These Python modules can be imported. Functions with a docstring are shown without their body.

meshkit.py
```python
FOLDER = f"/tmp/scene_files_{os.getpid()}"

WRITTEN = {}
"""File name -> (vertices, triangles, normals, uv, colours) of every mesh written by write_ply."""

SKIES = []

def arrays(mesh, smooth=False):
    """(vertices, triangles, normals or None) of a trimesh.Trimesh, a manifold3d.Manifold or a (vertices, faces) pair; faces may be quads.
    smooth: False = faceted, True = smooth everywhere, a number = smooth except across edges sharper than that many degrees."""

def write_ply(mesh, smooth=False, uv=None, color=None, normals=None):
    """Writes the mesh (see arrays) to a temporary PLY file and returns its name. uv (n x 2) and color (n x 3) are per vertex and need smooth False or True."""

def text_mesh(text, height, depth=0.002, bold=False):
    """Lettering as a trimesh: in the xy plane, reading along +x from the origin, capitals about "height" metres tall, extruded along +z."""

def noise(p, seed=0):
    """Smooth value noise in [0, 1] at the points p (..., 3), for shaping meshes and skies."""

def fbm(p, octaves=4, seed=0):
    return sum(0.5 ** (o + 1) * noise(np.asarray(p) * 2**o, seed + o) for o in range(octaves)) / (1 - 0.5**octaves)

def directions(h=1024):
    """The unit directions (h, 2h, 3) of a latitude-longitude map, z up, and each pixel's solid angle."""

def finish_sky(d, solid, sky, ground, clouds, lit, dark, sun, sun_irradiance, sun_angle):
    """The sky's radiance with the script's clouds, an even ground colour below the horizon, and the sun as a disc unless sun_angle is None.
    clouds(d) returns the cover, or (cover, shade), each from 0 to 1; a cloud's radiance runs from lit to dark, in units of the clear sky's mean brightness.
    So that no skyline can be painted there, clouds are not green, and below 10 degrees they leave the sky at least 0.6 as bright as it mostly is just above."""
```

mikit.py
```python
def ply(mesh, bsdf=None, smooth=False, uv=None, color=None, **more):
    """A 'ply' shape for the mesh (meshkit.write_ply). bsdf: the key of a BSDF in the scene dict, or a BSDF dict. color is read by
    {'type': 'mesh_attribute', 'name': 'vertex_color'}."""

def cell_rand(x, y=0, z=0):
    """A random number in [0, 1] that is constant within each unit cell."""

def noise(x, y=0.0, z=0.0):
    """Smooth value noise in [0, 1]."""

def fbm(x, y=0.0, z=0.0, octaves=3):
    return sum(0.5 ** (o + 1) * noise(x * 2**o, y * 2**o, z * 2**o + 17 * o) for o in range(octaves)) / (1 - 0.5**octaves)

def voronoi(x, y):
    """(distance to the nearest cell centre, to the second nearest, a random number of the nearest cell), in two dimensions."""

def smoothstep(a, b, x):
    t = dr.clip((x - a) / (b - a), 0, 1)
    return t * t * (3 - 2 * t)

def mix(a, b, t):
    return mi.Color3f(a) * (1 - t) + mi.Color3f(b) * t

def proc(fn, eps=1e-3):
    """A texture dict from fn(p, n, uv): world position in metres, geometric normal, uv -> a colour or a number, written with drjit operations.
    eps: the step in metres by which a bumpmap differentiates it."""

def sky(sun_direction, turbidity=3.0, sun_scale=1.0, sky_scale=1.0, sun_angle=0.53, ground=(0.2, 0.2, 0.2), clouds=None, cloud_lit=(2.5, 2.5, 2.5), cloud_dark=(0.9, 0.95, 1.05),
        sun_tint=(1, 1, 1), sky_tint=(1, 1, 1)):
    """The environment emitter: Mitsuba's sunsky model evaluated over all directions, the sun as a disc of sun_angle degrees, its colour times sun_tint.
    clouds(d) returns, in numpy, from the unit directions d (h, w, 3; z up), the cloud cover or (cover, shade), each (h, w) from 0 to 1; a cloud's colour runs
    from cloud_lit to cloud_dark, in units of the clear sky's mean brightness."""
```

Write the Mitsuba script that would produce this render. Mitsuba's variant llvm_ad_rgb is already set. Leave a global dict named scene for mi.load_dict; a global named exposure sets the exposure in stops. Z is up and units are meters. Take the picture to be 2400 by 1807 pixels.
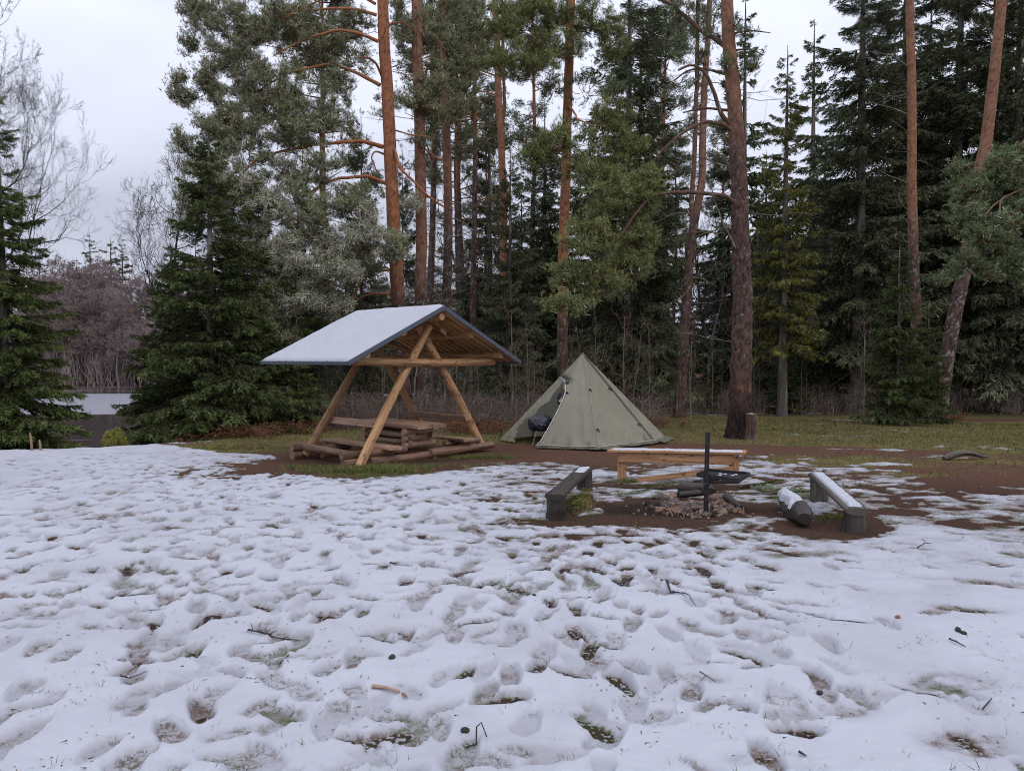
import math
import numpy as np, trimesh, shapely, mitsuba as mi, drjit as dr, mikit, meshkit
from mikit import proc, noise, fbm, voronoi, smoothstep, mix, cell_rand

T = mi.ScalarTransform4f
scene, labels = {}, {}

# ------------------------------------------------------------------ camera, sky, exposure
EYE, PITCH, FOCAL, CX, CY = 1.6, math.radians(2.08), 1746.0, 1200.0, 903.5     # the photograph is 2400 x 1807
cp, sp = math.cos(PITCH), math.sin(PITCH)
scene['camera'] = {'type': 'perspective', 'fov_axis': 'x', 'fov': 2 * math.degrees(math.atan(1200 / FOCAL)),
                   'near_clip': 0.05, 'far_clip': 3000.0,
                   'to_world': T().look_at(origin=[0, 0, EYE], target=[0, cp, EYE - sp], up=[0, 0, 1])}


def overcast(d):
    n = meshkit.fbm(d * np.array([3.0, 3.0, 6.0]) + 4.0, 4, 3)
    high = np.clip(d[..., 2], 0, 1)                              # a standard overcast sky: the zenith three times as bright as the horizon
    return np.ones(n.shape), np.clip(1 - high + 0.34 * (n - 0.5) * 2, 0, 1)


scene['sky'] = mikit.sky([0.35, -0.45, 0.62], turbidity=4, sun_scale=0.10, sun_angle=30, clouds=overcast,
                         cloud_lit=(2.90, 3.04, 3.60), cloud_dark=(1.22, 1.285, 1.555), sun_tint=(1.0, 0.96, 0.92), ground=(0.3, 0.3, 0.32))
exposure = 2.08

# ------------------------------------------------------------------ the lie of the land
SLOPE = 0.0315


def ray(px, py):
    a, b = (px - CX) / FOCAL, -(py - CY) / FOCAL
    return np.array([a, cp + b * sp, -sp + b * cp])


def G(px, py, up=0.0):
    """The point of the (unrippled) clearing seen at a pixel of the photograph."""
    r = ray(px, py)
    t = (EYE - up) / (-r[2] - SLOPE * r[1])
    return np.array([0, 0, EYE]) + t * r


def at(px, py, d):
    """The point at forward distance d seen at a pixel of the photograph."""
    r = ray(px, py)
    return np.array([0, 0, EYE]) + r * (d / r[1])


def sstep(a, b, x):
    t = np.clip((x - a) / (b - a), 0, 1)
    return t * t * (3 - 2 * t)


BANK_X = [-200, -60, -30, -12, -10, -9, -7.5, -6, -4, -1, 3, 8, 12, 18, 30]
BANK_Y = [10, 12, 15, 17.0, 18.0, 19.4, 23, 30, 36, 44, 54, 70, 85, 400, 400]
LAKE_Z = -1.6


def gz(x, y):
    x, y = np.asarray(x, float), np.asarray(y, float)
    z = -SLOPE * np.where(y < 32, y, 32 + 4 * (1 - np.exp(-np.maximum(y - 32, 0) / 8)))
    past = y - np.interp(x, BANK_X, BANK_Y)
    z = z + (-2.4 - z) * np.clip(past / 9.0, 0, 1) ** 1.15
    far = y + 6 * np.sin(x * 0.09) + 2 * np.sin(x * 0.31)
    shore = -2.4 + 2.9 * sstep(84, 108, far) + 5 * sstep(105, 190, far)
    return np.where(past > 0, np.maximum(z, np.where(far > 70, shore, -9)), z)


def ground_at(px, d):
    x = (px - CX) / FOCAL * d
    return np.array([x, d, float(gz(x, d))])


# ------------------------------------------------------------------ mesh helpers
def norm(v):
    v = np.asarray(v, float)
    return v / np.maximum(np.linalg.norm(v, axis=-1, keepdims=True), 1e-9)


class MB:
    """Collects triangles (with uv and colour per vertex) and writes them as ONE mesh."""

    def __init__(self):
        self.v, self.f, self.uv, self.c, self.n = [], [], [], [], 0

    def add(self, v, f, uv=None, c=None):
        v = np.asarray(v, float).reshape(-1, 3)
        self.v.append(v)
        self.f.append(np.asarray(f, int).reshape(-1, 3) + self.n)
        self.uv.append(np.zeros((len(v), 2)) if uv is None else np.asarray(uv, float))
        self.c.append(np.broadcast_to(np.array([0.5, 0.5, 0.5]) if c is None else np.asarray(c, float), (len(v), 3)))
        self.n += len(v)
        return self

    def arrays(self):
        return np.vstack(self.v), np.vstack(self.f), np.vstack(self.uv), np.vstack(self.c)

    def ply(self, bsdf, smooth=False, uv=True, color=False):
        v, f, u, c = self.arrays()
        return mikit.ply((v, f), bsdf, smooth=smooth, uv=u if uv else None, color=c if color else None)


def key_for(name):
    used = lambda k: k in labels or k in scene or any(s.startswith(k + '__') for s in scene)
    if not used(name):
        return name
    i = COUNT.get(name, 0) + 1
    while used(f'{name}_{i:03d}'):
        i += 1
    COUNT[name] = i
    return f'{name}_{i:03d}'


COUNT = {}


def put(name, shape, label=None, category=None, group=None, kind=None):
    k = key_for(name)
    scene[k] = shape
    say = {a: b for a, b in (('label', label), ('category', category), ('group', group), ('kind', kind)) if b}
    if say:
        labels[k] = say
    return k


def thing(name, label, category, group=None):
    k = key_for(name)
    labels[k] = {'label': label, 'category': category}
    if group:
        labels[k]['group'] = group
    return k


def part(root, name, shape, label=None, kind=None):
    base, n, k = f'{root}__{name}', 0, f'{root}__{name}'
    while k in scene:
        n += 1
        k = f'{base}_{n:03d}'
    scene[k] = shape
    if label or kind:
        labels[k] = {a: b for a, b in (('label', label), ('kind', kind)) if b}
    return k


def tube(pts, rad, sides=10, cap=True, u0=0.0, lump=0.0, seed=0, flare=None):
    """A round bar along a polyline. uv: metres along, metres around; cap vertices carry v = 100 + radius."""
    p = np.asarray(pts, float)
    rad = np.broadcast_to(np.asarray(rad, float), (len(p),))
    t = norm(np.gradient(p, axis=0))
    a = norm(np.cross(t[0], [0, 0, 1.0] if abs(t[0][2]) < 0.9 else [1.0, 0, 0]))
    fr = []
    for k in range(len(p)):
        a = norm(a - t[k] * (a @ t[k]))
        fr.append((a, np.cross(t[k], a)))
    A, B = np.array([x[0] for x in fr]), np.array([x[1] for x in fr])
    ang = np.linspace(0, 2 * np.pi, sides + 1)
    ring = np.cos(ang)[None, :, None] * A[:, None] + np.sin(ang)[None, :, None] * B[:, None]
    rr = np.repeat(rad[:, None], sides + 1, 1)
    if lump:
        q = p[:, None] + ring * rr[..., None]
        rr = rr * (1 + lump * 2 * (meshkit.fbm(q * 7.0, 3, seed) - 0.5))
        rr[:, -1] = rr[:, 0]
    if flare is not None:
        rr = rr * flare(ang)[:, :] if callable(flare) else rr * flare
    v = p[:, None] + ring * rr[..., None]
    s = np.concatenate([[0], np.cumsum(np.linalg.norm(np.diff(p, axis=0), axis=1))])
    uv = np.stack([np.repeat(s[:, None], sides + 1, 1) + u0, np.repeat((ang * rad.mean())[None], len(p), 0)], -1)
    i, j = np.meshgrid(np.arange(len(p) - 1), np.arange(sides), indexing='ij')
    w = sides + 1
    q = np.stack([i * w + j, i * w + j + 1, (i + 1) * w + j + 1, (i + 1) * w + j], -1).reshape(-1, 4)
    f = np.vstack([q[:, [0, 1, 2]], q[:, [0, 2, 3]]])
    v, uv = v.reshape(-1, 3), uv.reshape(-1, 2)
    if cap:
        for end, ringi in ((0, 0), (-1, len(p) - 1)):
            n0 = len(v)
            rv = v[ringi * w:ringi * w + sides]
            v = np.vstack([v, rv, p[end][None]])
            uv = np.vstack([uv, np.column_stack([np.full(sides, u0), 100 + rr[end][:sides]]), [[u0, 100.0]]])
            k = np.arange(sides)
            tri = np.stack([n0 + k, n0 + (k + 1) % sides, np.full(sides, n0 + sides)], 1)
            f = np.vstack([f, tri[:, ::-1] if end == 0 else tri])
    return v, f, uv


def beam(p0, p1, w, h, up=(0, 0, 1), ch=0.008, u0=0.0, warp=0.0, seed=0, segs=1):
    """A sawn board or beam from p0 to p1, chamfered; w across, h along 'up'. uv as for tube."""
    p0, p1 = np.asarray(p0, float), np.asarray(p1, float)
    t = norm(p1 - p0)
    up = np.asarray(up, float)
    up = norm(up - t * (up @ t))
    s = np.cross(t, up)
    ch = min(ch, w * 0.3, h * 0.3)
    prof = np.array([[-w / 2 + ch, -h / 2], [w / 2 - ch, -h / 2], [w / 2, -h / 2 + ch], [w / 2, h / 2 - ch],
                     [w / 2 - ch, h / 2], [-w / 2 + ch, h / 2], [-w / 2, h / 2 - ch], [-w / 2, -h / 2 + ch]])
    L = np.linalg.norm(p1 - p0)
    V, F, UV, n = [], [], [], 0
    ks = np.linspace(0, 1, segs + 1)
    off = (meshkit.fbm(np.column_stack([ks * L * 1.7, np.full(len(ks), seed * 3.1), ks * 0]), 2, seed) - 0.5) * 2 * warp
    cen = p0 + (p1 - p0) * ks[:, None] + up * off[:, None]
    pts = cen[:, None] + s * prof[None, :, :1] + up * prof[None, :, 1:]
    per = np.concatenate([[0], np.cumsum(np.linalg.norm(np.diff(np.vstack([prof, prof[:1]]), axis=0), axis=1))])
    for k in range(8):                                          # each long face with vertices of its own
        a, b = pts[:, k], pts[:, (k + 1) % 8]
        V += [np.stack([a, b], 1).reshape(-1, 3)]
        UV += [np.stack([np.column_stack([ks * L + u0, np.full(len(ks), per[k])]), np.column_stack([ks * L + u0, np.full(len(ks), per[k + 1])])], 1).reshape(-1, 2)]
        for i in range(segs):
            q = n + 2 * i
            F += [[q, q + 1, q + 3], [q, q + 3, q + 2]]
        n += 2 * len(ks)
    for i in (0, segs):
        V += [pts[i]]
        UV += [np.column_stack([np.full(8, u0) + prof[:, 0], 100 + prof[:, 1] + 0.5 * prof[:, 0]])]
        tri = [[n, n + k, n + k + 1] for k in range(1, 7)]
        F += [x[::-1] for x in tri] if i else tri
        n += 8
    return np.vstack(V), np.array(F), np.vstack(UV)


def prisms(p0, p1, r0, r1, n=3):
    """Many thin straight twigs at once."""
    p0, p1 = np.asarray(p0, float).reshape(-1, 3), np.asarray(p1, float).reshape(-1, 3)
    m = len(p0)
    t = norm(p1 - p0)
    a = norm(np.cross(t, np.where(np.abs(t[:, 2:]) < 0.9, [0, 0, 1.0], [1.0, 0, 0])))
    b = np.cross(t, a)
    ang = np.arange(n) * 2 * np.pi / n
    d = np.cos(ang)[None, :, None] * a[:, None] + np.sin(ang)[None, :, None] * b[:, None]
    r0, r1 = np.broadcast_to(r0, (m,)), np.broadcast_to(r1, (m,))
    v = np.concatenate([p0[:, None] + d * r0[:, None, None], p1[:, None] + d * r1[:, None, None]], 1).reshape(-1, 3)
    k = np.arange(n)
    q = np.stack([k, (k + 1) % n, (k + 1) % n + n, k + n], 1)
    f = np.vstack([q[:, [0, 1, 2]], q[:, [0, 2, 3]]])
    return v, (f[None] + (np.arange(m) * 2 * n)[:, None, None]).reshape(-1, 3)


def needles(base, dirs, length, width, rng):
    """One slender triangle per needle or twiglet."""
    d = norm(dirs)
    s = norm(np.cross(d, rng.normal(size=d.shape)))
    length, width = np.broadcast_to(length, (len(d),))[:, None], np.broadcast_to(width, (len(d),))[:, None]
    v = np.stack([base - s * width / 2, base + s * width / 2, base + d * length], 1).reshape(-1, 3)
    return v, np.arange(len(v)).reshape(-1, 3)


def placed(proto, mats, offs, cols=None):
    """Copies of a proto (v, f, c) under rotation-scales mats (k,3,3) and offsets, as one soup."""
    v, f, c = proto
    V = np.einsum('kij,nj->kni', mats, v) + offs[:, None]
    Fc = f[None] + (np.arange(len(mats)) * len(v))[:, None, None]
    C = np.repeat(c[None], len(mats), 0)
    if cols is not None:
        C = C * cols[:, None]
    return V.reshape(-1, 3), Fc.reshape(-1, 3), C.reshape(-1, 3)


def frames(x, rng, roll=0.3, up=(0, 0, 1.0)):
    """Rotations that take +x to the directions x, z kept roughly up."""
    x = norm(x)
    u = np.asarray(up) + rng.normal(0, roll, x.shape)
    y = norm(np.cross(u, x))
    return np.stack([x, y, np.cross(x, y)], -1)


def blob(center, radii, rng_seed, sub=3, amp=0.25, freq=1.6, flat=None):
    m = trimesh.creation.icosphere(subdivisions=sub)
    d = np.array(m.vertices)
    r = 1 + amp * 2 * (meshkit.fbm(d * freq + rng_seed * 7.3, 4, rng_seed) - 0.5)
    v = d * r[:, None] * np.asarray(radii) + np.asarray(center)
    if flat is not None:
        v[:, 2] = np.maximum(v[:, 2], flat)
    return v, np.array(m.faces)


# ------------------------------------------------------------------ materials
def diffuse_proc(fn):
    return {'type': 'twosided', 'bsdf': {'type': 'diffuse', 'reflectance': proc(fn)}}


VC = {'type': 'mesh_attribute', 'name': 'vertex_color'}
scene['plant_matter'] = {'type': 'twosided', 'bsdf': {'type': 'diffuse', 'reflectance': VC}}
scene['bark'] = {'type': 'twosided', 'bsdf': {'type': 'principled', 'base_color': VC, 'roughness': 0.85, 'specular': 0.25}}


def wood(light, dark, knot, spread=0.35, wet=0.0):
    def fn(p, n, uv):
        end = uv.y > 50
        k = dr.floor(uv.x / 50)
        tone = 1 + spread * (cell_rand(k, 3, 7) - 0.5)
        g = fbm(uv.x * 2.2, uv.y * 55, k, 3)
        g2 = fbm(uv.x * 0.9, uv.y * 9, k + 9, 2)
        a, _, w = voronoi(uv.x * 3.1 + k * 0.37, uv.y * 7.0)
        col = mix(dark, light, smoothstep(0.25, 0.7, 0.6 * g + 0.4 * g2))
        col = mix(col, knot, (1 - smoothstep(0.05, 0.13, a)) * dr.select(w > 0.45, 0.9, 0.0))
        crack = smoothstep(0.50, 0.53, fbm(uv.x * 0.8 + 31, uv.y * 16, k + 4, 2)) * (1 - smoothstep(0.53, 0.56, fbm(uv.x * 0.8 + 31, uv.y * 16, k + 4, 2)))
        col = col * (1 - 0.5 * crack)
        rings = 0.5 + 0.5 * dr.sin((uv.y - 100) * 420 + 3 * noise(p.x * 9, p.y * 9, p.z * 9))
        cut = mix(mi.Color3f(light) * 1.05, dark, 0.45 * rings + 0.3 * noise(p.x * 30, p.y * 30, p.z * 30))
        grime = smoothstep(0.55, 0.8, fbm(p.x * 2.3, p.y * 2.3, p.z * 5 + 5, 3))
        return dr.select(end, cut, col) * tone * (1 - 0.45 * grime)
    return {'type': 'twosided', 'bsdf': {'type': 'principled', 'base_color': proc(fn), 'roughness': 0.62 - wet, 'specular': 0.35}}


scene['honey_wood'] = wood((0.47, 0.28, 0.14), (0.31, 0.17, 0.082), (0.07, 0.03, 0.016))
scene['brown_wood'] = wood((0.38, 0.245, 0.165), (0.22, 0.135, 0.09), (0.06, 0.03, 0.02))
scene['damp_wood'] = wood((0.245, 0.145, 0.095), (0.12, 0.068, 0.046), (0.03, 0.016, 0.012), wet=0.1)
scene['new_wood'] = wood((0.42, 0.235, 0.12), (0.28, 0.14, 0.07), (0.09, 0.035, 0.015), 0.2)
scene['grey_wood'] = wood((0.105, 0.09, 0.078), (0.036, 0.029, 0.025), (0.025, 0.02, 0.018))
scene['stump_wood'] = wood((0.17, 0.10, 0.065), (0.035, 0.025, 0.02), (0.02, 0.014, 0.012))
scene['black_wood'] = wood((0.050, 0.039, 0.033), (0.014, 0.0115, 0.010), (0.012, 0.01, 0.01), wet=0.1)
scene['iron'] = {'type': 'twosided', 'bsdf': {'type': 'principled', 'base_color': proc(lambda p, n, uv: mix((0.016, 0.017, 0.021), (0.05, 0.034, 0.026), smoothstep(0.5, 0.75, fbm(p.x * 30, p.y * 30, p.z * 22, 3)))), 'roughness': 0.5, 'metallic': 0.3}}
scene['slate_felt'] = {'type': 'twosided', 'bsdf': {'type': 'principled', 'base_color': {'type': 'rgb', 'value': [0.07, 0.084, 0.112]}, 'roughness': 0.5}}
SNOW = (0.46, 0.475, 0.518)
scene['roof_snow'] = diffuse_proc(lambda p, n, uv: mix(mix(SNOW, (0.445, 0.46, 0.50), smoothstep(0.3, 0.8, fbm(p.x * 1.5, p.y * 1.5, p.z * 1.5, 3))), (0.12, 0.09, 0.07), smoothstep(0.88, 0.92, noise(p.x * 24, p.y * 24, p.z * 24)) * smoothstep(0.60, 0.70, fbm(p.x * 1.9, p.y * 1.9, 4, 2)) * 0.5))
scene['silver'] = {'type': 'twosided', 'bsdf': {'type': 'principled', 'base_color': {'type': 'rgb', 'value': [0.55, 0.56, 0.58]}, 'roughness': 0.3, 'metallic': 0.8}}

# ------------------------------------------------------------------ ground, snow, lake
def polar(rads, angs):
    """A sheet of quads round the camera's foot; finer near by, where there is more to see."""
    R, A = np.meshgrid(rads, angs, indexing='ij')
    n, m = R.shape
    i, j = np.meshgrid(np.arange(n - 1), np.arange(m - 1), indexing='ij')
    a = i * m + j
    q = np.stack([a, a + 1, a + m + 1, a + m], -1).reshape(-1, 4)
    return (R * np.sin(A)).ravel(), (R * np.cos(A)).ravel(), np.vstack([q[:, [0, 2, 1]], q[:, [0, 3, 2]]])


def spot(x, y, px, py, rx, ry, rot=0.0):
    """1 in the middle of a soft elliptical patch of ground (radii in metres), below 0 outside."""
    c = G(px, py)
    dx, dy = x - c[0], y - c[1]
    a, b = dx * math.cos(rot) + dy * math.sin(rot), -dx * math.sin(rot) + dy * math.cos(rot)
    return 1 - np.sqrt((a / rx) ** 2 + (b / ry) ** 2)


EDGE = np.array([(-900, 1040), (-100, 1034), (300, 1030), (430, 1046), (520, 1058), (640, 1066), (680, 1100), (780, 1124), (930, 1120), (1060, 1102), (1180, 1086), (1300, 1090), (1440, 1090),
                 (1600, 1082), (1750, 1082), (1900, 1098), (2030, 1118), (2150, 1132), (2400, 1170), (3200, 1230)], float)
EDGE_P = np.array([G(*e) for e in EDGE])
EDGE_A, EDGE_R = np.arctan2(EDGE_P[:, 0], EDGE_P[:, 1]), np.hypot(EDGE_P[:, 0], EDGE_P[:, 1])
# trodden or sheltered places where the snow is gone: pixel of the middle, radii in metres, how bare
BARE = [(870, 1078, 2.7, 1.7, 0.75, 1.3), (1610, 1192, 1.05, 0.72, 0.0, 1.0), (1450, 1215, 1.3, 0.28, 0.2, 0.75), (1560, 1225, 0.5, 0.3, 0, 0.9), (1985, 1228, 0.95, 0.36, 1.1, 1.0), (1885, 1242, 0.34, 0.5, 0, 0.8),
        (1560, 1141, 1.3, 0.25, -0.15, 0.9), (1345, 1190, 0.16, 1.0, -0.25, 0.7), (2210, 1175, 1.5, 0.6, -0.1, 0.42), (2350, 1230, 1.2, 0.4, -0.2, 0.38), (2060, 1110, 0.9, 0.5, 0, 0.5),
        (1800, 1190, 0.5, 0.35, 0, 0.5), (2110, 1200, 0.8, 0.28, -0.1, 0.4), (1870, 1300, 0.5, 0.15, 0.1, 0.25), (2330, 1370, 0.45, 0.12, -0.3, 0.4), (2280, 1430, 0.3, 0.1, -0.4, 0.4), (1980, 1665, 0.16, 0.10, 0, 0.3),
        (2220, 1600, 0.25, 0.14, 0, 0.4), (2260, 1740, 0.22, 0.14, 0, 0.45), (1770, 1780, 0.22, 0.08, 0.2, 0.35), (1290, 1260, 0.9, 0.15, 0.1, 0.3), (1120, 1245, 0.6, 0.14, 0.1, 0.3)]
# where snow still lies out on the grass
LEFT = [(1660, 972, 1.6, 1.7, 0, 1.0), (1750, 955, 1.4, 2.2, 0, 1.0), (1850, 972, 2.4, 0.9, -0.1, 0.9), (1950, 985, 2.0, 0.6, -0.1, 0.8), (1590, 965, 1.8, 1.6, 0, 0.9), (1960, 1022, 1.0, 0.12, -0.1, 0.7), (1900, 1021, 0.9, 0.13, 0, 0.7), (2050, 1008, 1.3, 0.14, 0, 0.6),
        (2140, 1012, 0.9, 0.2, 0, 0.6), (2250, 1048, 0.9, 0.10, 0, 0.7), (2060, 1087, 0.65, 0.10, 0.1, 0.9), (1990, 1052, 0.5, 0.13, 0, 0.6), (2100, 1055, 0.5, 0.12, 0, 0.6), (2330, 1053, 0.7, 0.12, 0, 0.6),
        (2360, 1165, 0.8, 0.1, -0.2, 0.9), (1900, 960, 3, 2, 0, 0.7), (2210, 1070, 0.6, 0.13, 0, 0.7), (2260, 995, 1.0, 0.25, 0, 0.6), (340, 1036, 2.0, 0.8, 0.2, 0.6), (700, 985, 2, 1, 0, 0.6), (1115, 938, 3.0, 5, 0, 0.9), (2320, 1140, 0.9, 0.06, -0.2, 0.8),
        (2080, 930, 4, 6, 0, 0.8), (1650, 920, 4, 5, 0, 0.7), (2230, 1168, 0.9, 0.06, -0.2, 0.6), (1990, 995, 1.5, 0.4, 0, 0.5)]


def ripple(x, y):
    p = np.column_stack([x, y, x * 0])
    r = np.hypot(x, y)
    return 0.05 * (meshkit.fbm(p * 0.35, 2, 5) - 0.5) + (0.05 * (meshkit.fbm(p * 1.5, 3, 8) - 0.5)) * (1 - 0.5 * sstep(20, 40, r))


rg = np.random.default_rng(11)
PRINTS = []
for trail in range(350):                                         # people walking to and fro, a step every 0.7 m
    x, y, h = rg.uniform(-6.5, 6.0), rg.uniform(1.6, 11.0), rg.uniform(0, 2 * np.pi)
    if trail > 190:
        x, y = rg.uniform(-3.2, 2.6), rg.uniform(1.6, 5.5)
    if trail > 270:
        x, y = rg.uniform(-11, -1), rg.uniform(8, 17)
    if rg.random() < 0.6:
        h = rg.normal(math.pi / 2 + 0.25, 0.4) + (math.pi if rg.random() < 0.4 else 0)
    for k in range(rg.integers(6, 18)):
        h += rg.normal(0, 0.12)
        x, y = x + 0.62 * math.cos(h), y + 0.62 * math.sin(h)
        s = 1 if k % 2 else -1
        if 1.5 < y < 17.5 and not (x > 0.3 * y + 0.4 and y < 8 and rg.random() < 0.72):
            PRINTS.append((x - s * 0.09 * math.sin(h), y + s * 0.09 * math.cos(h), h + s * 0.12 + rg.normal(0, 0.1), (rg.uniform(0.9, 1.05) if rg.random() < 0.15 else rg.uniform(0.4, 0.86)), rg.uniform(0.8, 1.15)))
PRINTS = np.array(PRINTS)


def snow_depth(x, y, tread=False):
    n = len(x)
    p = np.column_stack([x, y, np.zeros(n)])
    r, a = np.hypot(x, y), np.arctan2(x, y)
    n1 = meshkit.fbm(p * 0.8, 3, 21) - 0.5
    n2 = meshkit.fbm(p * [2.6, 3.4, 1] + 9, 4, 22) - 0.5
    n3 = meshkit.fbm(p * [9.0, 12.0, 1] + 3, 3, 23) - 0.5
    right = sstep(-0.14, 0.12, a)
    edge = np.interp(a, EDGE_A, EDGE_R)
    M = (edge - r) / (0.5 + 1.2 * sstep(0.1, 0.4, a)) + 1.6 * n1 + 1.5 * n2 * (0.5 + right)
    M = np.clip(M, -1, 1)
    for (px, py, rx, ry, rot, k) in BARE:
        s = spot(x, y, px, py, rx, ry, rot) + 1.2 * n2 + 0.9 * n3
        M = np.minimum(M, 1 - 2.6 * k * np.clip(s + 0.45, 0, 0.85))
    for (px, py, rx, ry, rot, k) in LEFT:
        s = spot(x, y, px, py, rx, max(ry, 0.24), rot) + 1.2 * n2 + 0.5 * n3
        M = np.maximum(M, np.where(s > -0.5, -1 + 3.6 * k * np.clip(s + 0.25, 0, 0.8), -1))
    deep = 0.046 - 0.030 * sstep(-0.22, 0.06, a) * sstep(5.0, 8.0, r) - 0.012 * sstep(9, 14, r)
    n4 = meshkit.fbm(p * [4.6, 5.6, 1] + 5, 2, 25) - 0.5
    t = deep * M + 0.026 * n2 * (1 + 0.4 * right) + 0.020 * n3 + 0.020 * n1 + 0.022 * n4 - 0.022 * sstep(0.0, -0.8, M)
    t = np.where(t > 0.02, 0.02 + (t - 0.02) * 0.8, t)
    ok = (r < 19) & (y > 1)
    idx = np.flatnonzero(ok)
    order = idx[np.argsort(x[idx])]
    xs = x[order]
    floor = np.full(n, 1.0)
    rim = np.zeros(n)
    for (fx, fy, h, dep, sc) in PRINTS:                         # pressed-in soles with a soft rim
        i0, i1 = np.searchsorted(xs, [fx - 0.3, fx + 0.3])
        k = order[i0:i1]
        k = k[np.abs(y[k] - fy) < 0.3]
        if not len(k):
            continue
        dx, dy = x[k] - fx, y[k] - fy
        u, w = dx * math.cos(h) + dy * math.sin(h), -dx * math.sin(h) + dy * math.cos(h)
        w = w / (0.052 * sc * (1 + 0.22 * np.sin(u / 0.15 * 1.6 + 0.5)))
        e = 0.10 * n4[k] + (np.abs(u / (0.145 * sc)) ** 2.6 + np.abs(w) ** 2.6) ** (1 / 2.6) + 0.45 * n3[k]
        inside = 1 - sstep(0.72, 1.2, e)
        floor[k] = np.minimum(floor[k], 1 - dep * inside)
        rim[k] = np.maximum(rim[k], 0.007 * np.exp(-((e - 1.25) / 0.18) ** 2))
    t = np.where(t > 0, t * floor, t) + rim * (t > 0.01) * floor - 0.003 * (1 - floor)
    return t if not tread else (t, 1 - floor)


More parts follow.
